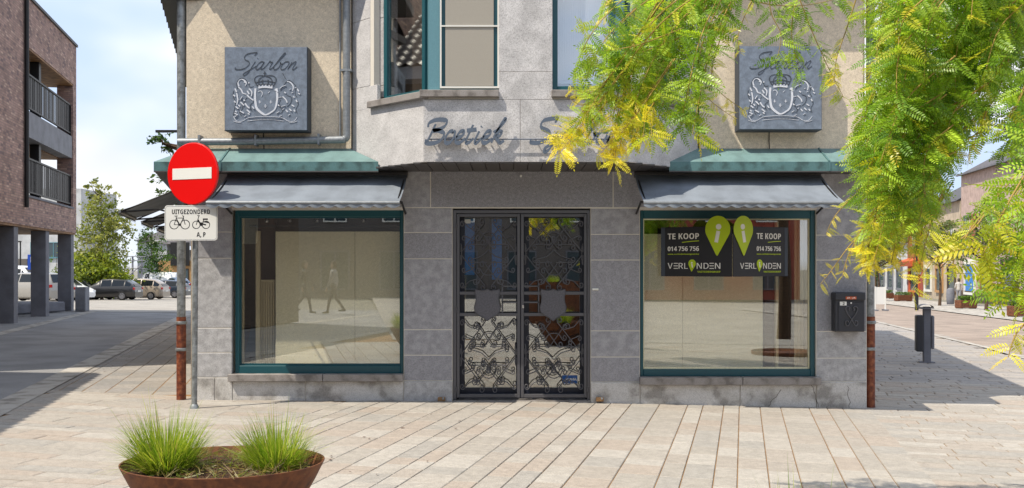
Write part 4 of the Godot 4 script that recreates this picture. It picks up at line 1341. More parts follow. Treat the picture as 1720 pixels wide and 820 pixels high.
# ---------------------------------------------------------------- left street: brick building on pillars
func build_left_block() -> void:
	var u := Vector3(0.215, 0, 0.9766)           # along the front, towards the viewer
	var n := Vector3(0.9766, 0, -0.215)          # out to the street
	var b := Basis(-u, Vector3.UP, n)            # x away from the viewer, z out
	var at := Vector3(-14.6, 0, -33.9)
	var o := thing("brick_building", "modern brown brick building on grey pillars with two storeys of open balconies", "building", at)
	o.basis = b
	# local: x = -a (a metres towards the viewer), z = out
	var bx3 := func(m: MB, a0, a1, y0, y1, z0, z1): m.box(Vector3(-(a0 + a1) / 2, (y0 + y1) / 2, (z0 + z1) / 2), Vector3(a1 - a0, y1 - y0, z1 - z0)); return m
	var w := MB.new()
	bx3.call(w, 0.0, 20.9, 7.62, 8.95, -0.4, 0.0)
	bx3.call(w, 0.0, 20.9, 2.72, 3.5, -0.4, 0.0)
	for p in [[0.0, 0.5], [6.65, 9.7], [14.7, 16.7], [20.4, 20.9]]:
		bx3.call(w, p[0], p[1], 3.5, 7.62, -0.5, 0.0)
	# end wall, open beside the corner pier
	bx3.call(w, 0.0, 0.4, 7.62, 8.95, -9.0, -0.4); bx3.call(w, 0.0, 0.4, 2.72, 3.5, -9.0, -0.4); bx3.call(w, 0.0, 0.4, 3.5, 7.62, -9.0, -3.0)
	bx3.call(w, 0.4, 20.5, 2.74, 8.9, -3.3, -3.0)
	bx3.call(w, 20.5, 20.9, 2.74, 8.9, -9.0, -0.5)
	part("wall", w, M.brickwork, o)
	part("coping", bx3.call(MB.new(), -0.05, 20.95, 8.95, 9.03, -0.46, 0.05), M.black_metal, o)
	part("roof", bx3.call(MB.new(), 0.4, 20.5, 8.6, 8.72, -9.0, -0.4), M.concrete_dark, o)
	part("underside", bx3.call(MB.new(), 0.02, 20.8, 2.66, 2.718, -9.0, -0.02), M.ceiling_wood, o)
	var row := 0
	for q in [[0.5, 6.65], [9.7, 14.7], [16.7, 20.4]]:
		part("balcony_slab", bx3.call(MB.new(), q[0] + 0.004, q[1] - 0.004, 5.17, 5.89, -0.42, -0.03), M.concrete, o)
		part("balcony_floor", bx3.call(MB.new(), q[0] - 0.4, q[1] - 0.004, 5.5, 5.6, -3.0, -0.43), M.concrete, o)
		part("balcony_ceiling", bx3.call(MB.new(), q[0] - 0.4, q[1] - 0.004, 5.15, 5.2, -3.0, -0.43), M.ceiling_wood, o)
		part("balcony_ceiling", bx3.call(MB.new(), q[0] - 0.4, q[1] - 0.004, 7.56, 7.61, -3.0, -0.01), M.ceiling_wood, o)
		part("balcony_floor", bx3.call(MB.new(), q[0] - 0.4, q[1] - 0.004, 3.44, 3.498, -3.0, -0.41), M.concrete, o)
		part("ledge", bx3.call(MB.new(), q[0] + 0.004, q[1] - 0.004, 3.501, 3.56, -0.42, 0.03), M.concrete_dark, o)
		for y in [[3.57, 5.15], [5.9, 7.56]]:
			part("column", bx3.call(MB.new(), q[0] + 3.75, q[0] + 4.0, y[0], y[1], -0.4, -0.15), M.black_metal, o)
			var rail := MB.new()
			bx3.call(rail, q[0] + 0.02, q[1] - 0.02, y[0] + 1.0, y[0] + 1.05, -0.12, -0.06)
			bx3.call(rail, q[0] + 0.02, q[1] - 0.02, y[0] + 0.08, y[0] + 0.12, -0.12, -0.06)
			bx3.call(rail, q[0] + 0.02, q[0] + 0.08, y[0], y[0] + 1.05, -0.12, -0.06)
			var r := part("railing", rail, M.rail_metal, o)
			if row == 0:
				var a: float = q[0] + 0.14
				while a < q[1] - 0.1:
					var wd := rng.randf_range(0.03, 0.16)
					part("slat", bx3.call(MB.new(), a, a + wd, y[0] + 0.12, y[0] + 1.0, -0.10, -0.09), M.rail_metal, r)
					a += wd + rng.randf_range(0.02, 0.09)
		row += 1
	for i in 6:
		var a := 0.12 + i * 3.55
		var p := at - u * 0.0 + b * Vector3(-a - 0.22, 0, -0.24)
		var g := H(p.x, p.z)
		part("pillar", MB.new().bevel(Vector3(-a - 0.22, (g + 2.66) / 2 - 0.05, -0.26), Vector3(0.42, 2.66 - g + 0.1, 0.42), 0.012), M.concrete_dark, o)
	part("rain_pipe", MB.new().tube([Vector3(-6.85, 8.95, 0.07), Vector3(-6.85, 3.2, 0.07)], 0.06, 8), M.black_metal, o)
	# recessed ground floor wall
	part("ground_floor_wall", bx3.call(MB.new(), 9.0, 20.5, 0.0, 2.66, -7.0, -6.7), M.concrete_dark, o)
	tag(part("kerb_block", MB.new().bevel(Vector3(-15.6, H(-15.6, -30) + 0.16, -31.2), Vector3(1.6, 0.32, 3.4), 0.04, Basis(Vector3.UP, -0.25)), M.concrete_dark, self), "low dark plinth between the first two grey pillars", "plinth")
	var c := thing("utility_cabinet", "pale grey electricity cabinet standing beside the last grey pillar", "cabinet", G(-14.1, -33.2))
	part("body", MB.new().bevel(Vector3(0, 0.41, 0), Vector3(0.34, 0.78, 0.32), 0.012), M.concrete, c)
	part("foot", MB.new().box(Vector3(0, 0.01, 0), Vector3(0.32, 0.05, 0.3)), M.concrete_dark, c)
	part("door", MB.new().bevel(Vector3(0, 0.41, 0.164), Vector3(0.29, 0.68, 0.012), 0.004), M.concrete, c)

# ---------------------------------------------------------------- cars
func car(label: String, paint: String, px: float, d: float, fwd: Vector2, L := 4.3, Hh := 1.5, kind := 0) -> void:
	var x := (px - 860.0) * d / 1700.0
	var o := thing("parked_car" if kind < 2 else "van", label, "car" if kind < 2 else "van", G(x, -d), 0.0, "cars in the car park")
	o.rotation.y = atan2(-fwd.y, fwd.x)
	# sections from rear to front: x, half width below, shoulder height, roof height, half roof width
	var S: Array
	var W := 0.88
	if kind == 0:      # hatchback or estate
		S = [[-0.5, 0.70, 0.55, 0.58, 0.66], [-0.485, 0.83, 0.86, 0.92, 0.66], [-0.44, 0.86, 0.94, 1.12, 0.62], [-0.33, 0.88, 0.96, 1.41, 0.56], [-0.12, 0.88, 0.94, 1.49, 0.59], [0.06, 0.88, 0.92, 1.46, 0.58], [0.25, 0.88, 0.89, 0.96, 0.70], [0.38, 0.86, 0.80, 0.85, 0.68], [0.47, 0.78, 0.66, 0.70, 0.60], [0.5, 0.66, 0.52, 0.54, 0.54]]
	elif kind == 1:    # sport utility
		S = [[-0.5, 0.74, 0.6, 0.64, 0.7], [-0.485, 0.85, 0.95, 1.02, 0.7], [-0.42, 0.88, 1.05, 1.52, 0.60], [-0.28, 0.90, 1.07, 1.6, 0.63], [-0.02, 0.90, 1.06, 1.62, 0.64], [0.10, 0.90, 1.05, 1.55, 0.63], [0.23, 0.90, 1.02, 1.10, 0.74], [0.38, 0.88, 0.95, 1.0, 0.72], [0.475, 0.82, 0.8, 0.84, 0.66], [0.5, 0.72, 0.6, 0.63, 0.6]]
	else:              # van
		S = [[-0.5, 0.86, 1.0, 1.02, 0.80], [-0.495, 0.90, 1.1, 1.95, 0.74], [-0.3, 0.92, 1.1, 2.0, 0.76], [0.1, 0.92, 1.1, 2.0, 0.76], [0.22, 0.92, 1.1, 1.92, 0.74], [0.36, 0.92, 1.08, 1.2, 0.76], [0.46, 0.88, 0.95, 1.0, 0.72], [0.5, 0.78, 0.7, 0.72, 0.68]]
	var k := Hh / (1.5 if kind == 0 else (1.62 if kind == 1 else 2.0))
	var rows := []
	var glass := []
	for s in S:
		var w: float = s[1]
		var y: float = s[2] * k
		var r: float = s[3] * k
		var t: float = s[4]
		var sx: float = s[0] * L
		var h: float = r - y
		var wl := w - 0.03
		var p := PackedVector3Array([Vector3(sx, 0.2, 0), Vector3(sx, 0.2, wl * 0.9), Vector3(sx, 0.32, w), Vector3(sx, y * 0.75, w), Vector3(sx, y, wl),
			Vector3(sx, y + h * 0.45, lerpf(wl, t, 0.45)), Vector3(sx, y + h * 0.88, lerpf(wl, t, 0.9)), Vector3(sx, r, t * 0.8), Vector3(sx, r + 0.02, 0)])
		var full := PackedVector3Array()
		for q in p: full.push_back(q)
		for i in range(7, 0, -1): full.push_back(Vector3(p[i].x, p[i].y, -p[i].z))
		rows.push_back(full)
	var body := MB.new().grid(rows, true, true)
	for e in [0, rows.size() - 1]:
		for i in range(1, 15): body.tri(rows[e][0], rows[e][i], rows[e][i + 1])
	part("body", body, M["paint_" + paint], o)
	# side windows, a touch proud of the body
	var g := MB.new()
	var last := 6 if kind < 2 else 5
	for sg in [-1.0, 1.0]:
		for i in range(2 if kind < 2 else 3, last):
			var a: PackedVector3Array = rows[i]
			var c: PackedVector3Array = rows[i + 1]
			var f := func(p: Vector3): return Vector3(p.x, p.y, (p.z + 0.008) * sg)
			var lo0: Vector3 = a[4].lerp(a[6], 0.08)
			var lo1: Vector3 = c[4].lerp(c[6], 0.08)
			var hi0: Vector3 = a[4].lerp(a[6], 0.97)
			var hi1: Vector3 = c[4].lerp(c[6], 0.97)
			var m := 0.035 / (absf(c[4].x - a[4].x) + 0.001)
			var q0: Vector3 = lo0.lerp(lo1, m)
			var q1: Vector3 = lo0.lerp(lo1, 1.0 - m)
			var q2: Vector3 = hi0.lerp(hi1, 1.0 - m)
			var q3: Vector3 = hi0.lerp(hi1, m)
			if sg < 0: g.quad(f.call(q0), f.call(q1), f.call(q2), f.call(q3))
			else: g.quad(f.call(q1), f.call(q0), f.call(q3), f.call(q2))
	part("side_window", g, M.dark_glass, o)
	for e in [[1, 2, 1.0], [last - 1, last, -1.0]]:
		var a: PackedVector3Array = rows[e[0]]
		var c: PackedVector3Array = rows[e[1]]
		var m := MB.new()
		var up := Vector3(-0.012 * e[2], 0.012, 0)
		var z0: float = a[7].z * 0.92
		var z1: float = c[7].z * 0.92
		m.quad(Vector3(a[8].x, a[8].y, z0).lerp(Vector3(c[8].x, c[8].y, z1), 0.06) + up, Vector3(a[8].x, a[8].y, -z0).lerp(Vector3(c[8].x, c[8].y, -z1), 0.06) + up, Vector3(a[8].x, a[8].y, -z0).lerp(Vector3(c[8].x, c[8].y, -z1), 0.94) + up, Vector3(a[8].x, a[8].y, z0).lerp(Vector3(c[8].x, c[8].y, z1), 0.94) + up)
		part("rear_window" if e[2] > 0 else "windscreen", m, M.dark_glass, o)
	var wr := 0.31 if kind == 0 else 0.345
	for a in [-0.30, 0.30]:
		for sg in [-1.0, 1.0]:
			var wt := Transform3D(Basis(Vector3.RIGHT, PI / 2 * sg), Vector3(a * L, wr, 0.80 * sg))
			var wh := part("wheel", MB.new().lathe(Vector3.ZERO, [Vector2(wr * 0.66, -0.1), Vector2(wr * 0.95, -0.1), Vector2(wr, -0.06), Vector2(wr, 0.06), Vector2(wr * 0.95, 0.1), Vector2(wr * 0.66, 0.1)], 20), M.rubber, o, wt)
			var rim := MB.new()
			for i in 7:
				var gq := TAU * i / 7
				rim.box(Vector3(cos(gq) * wr * 0.34, 0.088, sin(gq) * wr * 0.34), Vector3(wr * 0.62, 0.02, wr * 0.17), Basis(Vector3.UP, -gq))
			rim.lathe(Vector3(0, 0.05, 0), [Vector2(0.0, 0.0), Vector2(wr * 0.67, 0.0), Vector2(wr * 0.67, 0.045), Vector2(wr * 0.58, 0.045)], 18)
			part("rim", rim, M.rim_alloy, wh)
	for sg in [-1.0, 1.0]:
		part("tail_light", MB.new().bevel(Vector3(-0.485 * L, S[1][2] * k * 0.93, 0.70 * sg), Vector3(0.09, 0.17, 0.24), 0.02), M.lamp_red, o)
		part("headlight", MB.new().bevel(Vector3(0.468 * L, S[-2][2] * k * 0.94, 0.62 * sg), Vector3(0.14, 0.13, 0.28), 0.02), M.lamp_clear, o)
	part("number_plate", MB.new().box(Vector3(-0.502 * L, 0.62 * k, 0), Vector3(0.012, 0.11, 0.5)), M.plate, o)

func house_window(o: Node, at: Transform3D, w: float, h: float, m: Material, cross := true) -> void:
	var f := MB.new()
	f.box(Vector3(0, h / 2 - 0.035, 0.0), Vector3(w, 0.07, 0.1)); f.box(Vector3(0, -h / 2 + 0.035, 0), Vector3(w, 0.07, 0.1))
	f.box(Vector3(-w / 2 + 0.035, 0, 0), Vector3(0.07, h - 0.14, 0.1)); f.box(Vector3(w / 2 - 0.035, 0, 0), Vector3(0.07, h - 0.14, 0.1))
	if cross: f.box(Vector3(0, 0, 0), Vector3(0.07, h - 0.14, 0.08))
	var win := part("window", f, m, o, at)
	part("pane", MB.new().box(Vector3(0, 0, -0.01), Vector3(w - 0.14, h - 0.14, 0.02)), M.house_glass, win)

# ---------------------------------------------------------------- car park and what stands round it
func build_car_park() -> void:
	car("silver sport utility car parked behind the first two grey pillars", "silver", 50, 56, Vector2(-0.93, -0.36), 4.5, 1.62, 1)
	car("blue-grey car with a red tail light, behind the second grey pillar", "blue_grey", 86, 61, Vector2(-0.35, -0.94), 4.4, 1.5)
	car("pale silver car seen between the second and third grey pillars", "silver", 100, 66, Vector2(-0.5, -0.87), 4.3, 1.48)
	car("white car with its nose out behind the electricity cabinet", "white", 110, 67, Vector2(0.9, 0.43), 4.0, 1.45)
	car("dark grey car with its nose towards the road, left of the black hatchback", "grey", 146, 71, Vector2(0.9, 0.43), 4.3, 1.45)
	car("black hatchback parked in front of the bushy tree", "black", 183, 70, Vector2(-1.0, -0.03), 4.2, 1.5)
	car("champagne hatchback between the black and the dark blue car", "champagne", 232, 77, Vector2(-1.0, -0.05), 4.4, 1.6)
	car("dark blue estate car at the right end of the row", "navy", 272, 82, Vector2(-1.0, -0.02), 4.4, 1.45)
	car("white van behind the silver sport utility car", "white", 26, 66, Vector2(0.95, 0.3), 5.4, 2.2, 2)
	car("white minibus behind the champagne and dark blue cars", "white", 266, 100, Vector2(-0.97, -0.2), 4.6, 1.9, 2)
	car("small grey-blue car farthest back by the drainpipe", "blue_grey", 296, 98, Vector2(-0.6, -0.8), 4.0, 1.45)
	# white building
	var y0 := -0.8
	var wb := thing("white_building", "plain white building behind the pillars with teal framed windows", "building", Vector3(-53, y0, -112))
	part("wall", MB.new().box(Vector3(0, 5.5, -5), Vector3(10.6, 11.0, 10)), M.house_white, wb)
	for x in [0.0, 1.9]:
		house_window(wb, place(Vector3(0.35 + x, 4.2, 0.02)), 1.3, 1.7, M.teal_pale)
	house_window(wb, place(Vector3(-3.6, 7.6, 0.02)), 1.6, 1.5, M.teal_pale)
	part("sill", MB.new().box(Vector3(1.3, 3.3, 0.06), Vector3(3.6, 0.08, 0.2)), M.teal_pale, wb)
	part("annex", MB.new().box(Vector3(-1.0, 1.6, 1.0), Vector3(2.4, 3.2, 1.8)), M.house_grey, wb)
	# house with a grey hip roof
	var gh := thing("hip_roof_house", "white house with a grey hip roof and skylights beyond the car park", "house", Vector3(-41.5, -1.0, -124))
	part("wall", MB.new().box(Vector3(-2.6, 2.9, -3), Vector3(3.6, 5.8, 6)), M.house_white, gh)
	part("side_wall", MB.new().box(Vector3(2.9, 2.3, -3.2), Vector3(7.4, 4.6, 6)), M.house_grey, gh)
	var rf := MB.new()
	var e := [Vector3(-4.7, 5.7, 0.3), Vector3(7.0, 4.6, 0.3), Vector3(7.0, 5.7, -6.4), Vector3(-4.7, 5.7, -6.4), Vector3(-1.6, 7.4, -3), Vector3(5.0, 7.4, -3)]
	rf.quad(e[0], e[1], e[5], e[4]); rf.tri(e[1], e[2], e[5]); rf.quad(e[2], e[3], e[4], e[5]); rf.tri(e[3], e[0], e[4]); rf.quad(e[3], e[2], e[1], e[0])
	var rr := part("roof", rf, M.slate, gh)
	for i in 4:
		part("skylight", MB.new().box(Vector3(-0.8 + i * 0.5, 5.95, -0.55), Vector3(0.26, 0.04, 0.7), Basis(Vector3.RIGHT, 0.5)), M.sign_white, rr)
	house_window(gh, place(Vector3(2.6, 3.3, -0.16)), 1.0, 1.0, M.white_paint)
	# dark sign on a tan building
	var tb := thing("tan_building", "low tan building with a black sign panel, right of the far tree", "building", Vector3(-37.4, -0.7, -108))
	part("wall", MB.new().box(Vector3(1.4, 1.45, -3), Vector3(3.6, 2.9, 6)), M.wall_tan, tb)
	var pn := part("sign_panel", MB.new().box(Vector3(2.0, 3.6, 0.1), Vector3(2.0, 2.5, 0.2)), M.sign_black, tb)
	words("print", "V", "Droid Sans", true, 0.34, 0.5, 0.02, M.sign_white, pn, place(Vector3(2.25, 3.3, 0.21)))
	house_window(tb, place(Vector3(2.5, 1.3, 0.03)), 0.8, 1.5, M.black_metal)
	# steel frame
	var sf := thing("steel_frame", "open grey steel frame with a slanting brace, behind the parked cars", "frame", G(-32.5, -88))
	for x in [-0.5, 0.3]:
		part("post", MB.new().box(Vector3(x, 1.7, 0), Vector3(0.12, 3.4, 0.12)), M.concrete_dark, sf)
	for y in [2.3, 3.0, 3.35]:
		part("rail", MB.new().box(Vector3(-0.3, y, 0.09), Vector3(1.9, 0.07, 0.05)), M.concrete, sf)
	part("brace", MB.new().tube([Vector3(-2.3, 0.4, 0.15), Vector3(0.3, 2.6, 0.15)], 0.05, 6), M.concrete, sf)
	part("brace", MB.new().tube([Vector3(-3.4, 0.4, 0.18), Vector3(-0.4, 2.4, 0.18)], 0.05, 6), M.concrete, sf)
	# parking sign, lamp
	var ps := thing("parking_sign", "small blue parking sign on a post behind the second pillar", "sign", G(-28.4, -60))
	part("post", MB.new().tube([Vector3.ZERO, Vector3(0, 2.6, 0)], 0.03, 6), M.zinc, ps)
	var sp := part("plate", MB.new().bevel(Vector3(0, 2.3, 0.05), Vector3(0.6, 0.9, 0.03), 0.008), M.blue_sign, ps)
	words("print", "P", "Droid Sans", true, 0.24, 0.34, 0.006, M.sign_white, sp, place(Vector3(0, 2.45, 0.068)))
	var la := thing("street_lamp", "thin black lamp post in front of the white building", "street lamp", G(-34.5, -71))
	part("post", MB.new().tube([Vector3.ZERO, Vector3(0, 4.0, 0)], 0.05, 8), M.black_metal, la)
	part("lamp_head", MB.new().bevel(Vector3(-0.25, 4.02, 0), Vector3(0.6, 0.1, 0.2), 0.02), M.black_metal, la)
	tree("birch_tree", "tall loose yellow-green tree behind the black hatchback", Vector3(-29.6, 0, -73), 8.6, [[0, 6.4, 0, 1.3, 2.0], [0.3, 4.4, 0, 2.2, 1.9], [-0.4, 7.9, 0.2, 0.7, 0.9], [0.9, 5.4, 0.3, 1.3, 1.2], [-1.1, 3.2, 0.3, 1.6, 1.5]], [Color(0.25, 0.28, 0.07), Color(0.34, 0.35, 0.11), Color(0.18, 0.22, 0.05)], 5000, 0.22)
	tree("shrub", "broad bright green shrub below the tall tree", Vector3(-29.4, 0, -71.5), 3.6, [[0, 1.9, 0, 2.0, 1.6], [-1.0, 1.5, 0.2, 1.4, 1.4], [1.4, 1.5, 0.2, 1.5, 1.4]], [Color(0.22, 0.29, 0.035), Color(0.32, 0.37, 0.06), Color(0.10, 0.15, 0.03)], 6000, 0.22)
	tree("broadleaf_tree", "dense green tree beside the tan building", Vector3(-35.6, 0, -100), 7.0, [[0, 4.0, 0, 1.7, 1.9], [0.7, 2.6, 0.3, 1.7, 1.5], [-0.5, 5.4, 0, 1.0, 1.1]], [Color(0.06, 0.13, 0.025), Color(0.10, 0.18, 0.03), Color(0.04, 0.09, 0.02)], 3000, 0.2)
	tree("slender_tree", "dark leafy tree whose top shows behind the left canopy", Vector3(-9.15, 0, -28), 5.0, [[-0.3, 4.2, 0, 0.4, 0.5], [-0.2, 3.3, 0, 0.5, 0.6], [-0.5, 5.0, 0, 0.3, 0.3]], [Color(0.05, 0.11, 0.03), Color(0.08, 0.14, 0.04)], 330, 0.13)
	tree("shrub", "green bushes between the second and third grey pillars", Vector3(-36.0, 0, -80), 3.6, [[0, 1.8, 0, 1.5, 1.4], [1.4, 1.6, 0, 1.3, 1.2]], [Color(0.10, 0.17, 0.03), Color(0.17, 0.23, 0.05)], 1200, 0.17)

# crown: clumps [x, y, z, half width, half height]; leaves spread through their shells
func leaf_mesh() -> ArrayMesh:
	var m := MB.new()
	m.quad(Vector3(-0.5, 0, 0), Vector3(0, 0.12, 0.32), Vector3(0.5, 0, 0), Vector3(0, -0.05, -0.32))
	return m.mesh()

var leaf1: ArrayMesh
func tree(called: String, label: String, foot: Vector3, h: float, clumps: Array, tones: Array, count: int, size: float, group := "") -> Node3D:
	if leaf1 == null: leaf1 = leaf_mesh()
	var o := thing(called, label, "tree" if not called.begins_with("shrub") else "shrub", G(foot.x, foot.z), 0.0, group)
	var r := RandomNumberGenerator.new()
	r.seed = hash(label)
	var t := MB.new()
	var top: float = clumps[0][1]
	t.tube(curve([Vector3(0, -0.1, 0), Vector3(0.05, top * 0.35, 0.03), Vector3(-0.04, top * 0.7, 0), Vector3(clumps[0][0], h * 0.93, 0)], 4), [0.05 + h * 0.012, 0.045 + h * 0.01, 0.04 + h * 0.009, 0.035 + h * 0.008, 0.03 + h * 0.007, 0.03 + h * 0.006, 0.03 + h * 0.005, 0.03 + h * 0.004, 0.025 + h * 0.003, 0.02 + h * 0.002, 0.02, 0.015, 0.01], 8)
	part("trunk", t, M.bark, o)
	var limbs := MB.new()
	var where := []
	var tints := []
	var vol := 0.0
	for c in clumps: vol += c[3] * c[4]
	for c in clumps:
		var mid := Vector3(c[0], c[1], c[2])
		for k in 3:
			var e := mid + Vector3(r.randf_range(-1, 1) * c[3], r.randf_range(-0.3, 0.9) * c[4], r.randf_range(-1, 1) * c[3]) * 0.75
			limbs.tube([Vector3(0, maxf(0.4, e.y - c[4] * 1.1), 0), mid.lerp(e, 0.3) + Vector3(0, -0.3 * c[4], 0), e], [0.035, 0.025, 0.01], 5, false)
		# twig clumps first, leaves round each
		var n := int(count * c[3] * c[4] / vol)
		var tw := maxi(6, n / 26)
		for k in tw:
			var d := Vector3(r.randfn(), r.randfn(), r.randfn()).normalized() * pow(r.randf(), 0.4)
			var p := mid + Vector3(d.x * c[3], d.y * c[4], d.z * c[3])
			var sc := r.randf_range(0.16, 0.34) * maxf(c[3], 0.6)
			var tone: Color = tones[r.randi() % tones.size()]
			for q in 26:
				var l := p + Vector3(r.randfn(), r.randfn() * 0.6 - 0.1, r.randfn()) * sc * 0.6
				var b := Basis(Vector3(r.randfn(), r.randfn(), r.randfn()).normalized(), r.randf() * TAU)
				where.push_back(Transform3D(b.scaled_local(Vector3.ONE * size * r.randf_range(0.7, 1.3)), l))
				tints.push_back(tone * r.randf_range(0.75, 1.25))
	part("branches", limbs, M.bark, o)
	copies("crown", leaf1, M.leaf, where, tints, o)
	return o
# ---------------------------------------------------------------- right street
func row_house(label: String, d0: float, d1: float, h: float, m: String, roof: String) -> Node3D:
	# stands on the far side; its front runs along the street
	var p0 := Vector3(34.6 + 0.15 * (d0 - 70.0), 0, -d0)
	var p1 := Vector3(34.6 + 0.15 * (d1 - 70.0), 0, -d1)
	var z := (p1 - p0).normalized()
	var out := Vector3(z.z, 0, -z.x)
	if out.x > 0: out = -out
	var o := thing("row_house", label, "house", (p0 + p1) / 2)
	o.basis = Basis(Vector3.UP.cross(out), Vector3.UP, out)
	var w := p0.distance_to(p1)
	o.position.y = H(o.position.x, o.position.z)
	part("wall", MB.new().box(Vector3(0, h / 2 - 0.3, -4.5), Vector3(w - 0.03, h + 0.6, 9)), M[m], o)
	var r := MB.new()
	r.prism(PackedVector2Array([Vector2(0.35, h - 0.05), Vector2(-4.5, h + 2.6), Vector2(-9.3, h - 0.05)]), -w / 2, w / 2, Transform3D(Basis(Vector3.BACK, Vector3.UP, Vector3.LEFT), Vector3.ZERO))
	part("roof", r, M[roof], o)
	part("gutter", MB.new().box(Vector3(0, h - 0.02, 0.36), Vector3(w, 0.14, 0.14)), M.concrete_dark, o)
	return o

func shop_bay(o: Node, x: float, w: float, y0: float, y1: float, m: String, glass := "house_glass") -> void:
	var f := MB.new()
	f.box(Vector3(x, y1 + 0.2, 0.06), Vector3(w + 0.3, 0.4, 0.2))
	f.box(Vector3(x - w / 2 - 0.08, (y0 + y1) / 2, 0.05), Vector3(0.16, y1 - y0, 0.16)); f.box(Vector3(x + w / 2 + 0.08, (y0 + y1) / 2, 0.05), Vector3(0.16, y1 - y0, 0.16))
	f.box(Vector3(x, y0 - 0.1, 0.06), Vector3(w + 0.3, 0.2, 0.2))
	var p := part("shop_front", f, M[m], o)
	part("pane", MB.new().box(Vector3(x, (y0 + y1) / 2, 0.02), Vector3(w, y1 - y0, 0.04)), M[glass], p)

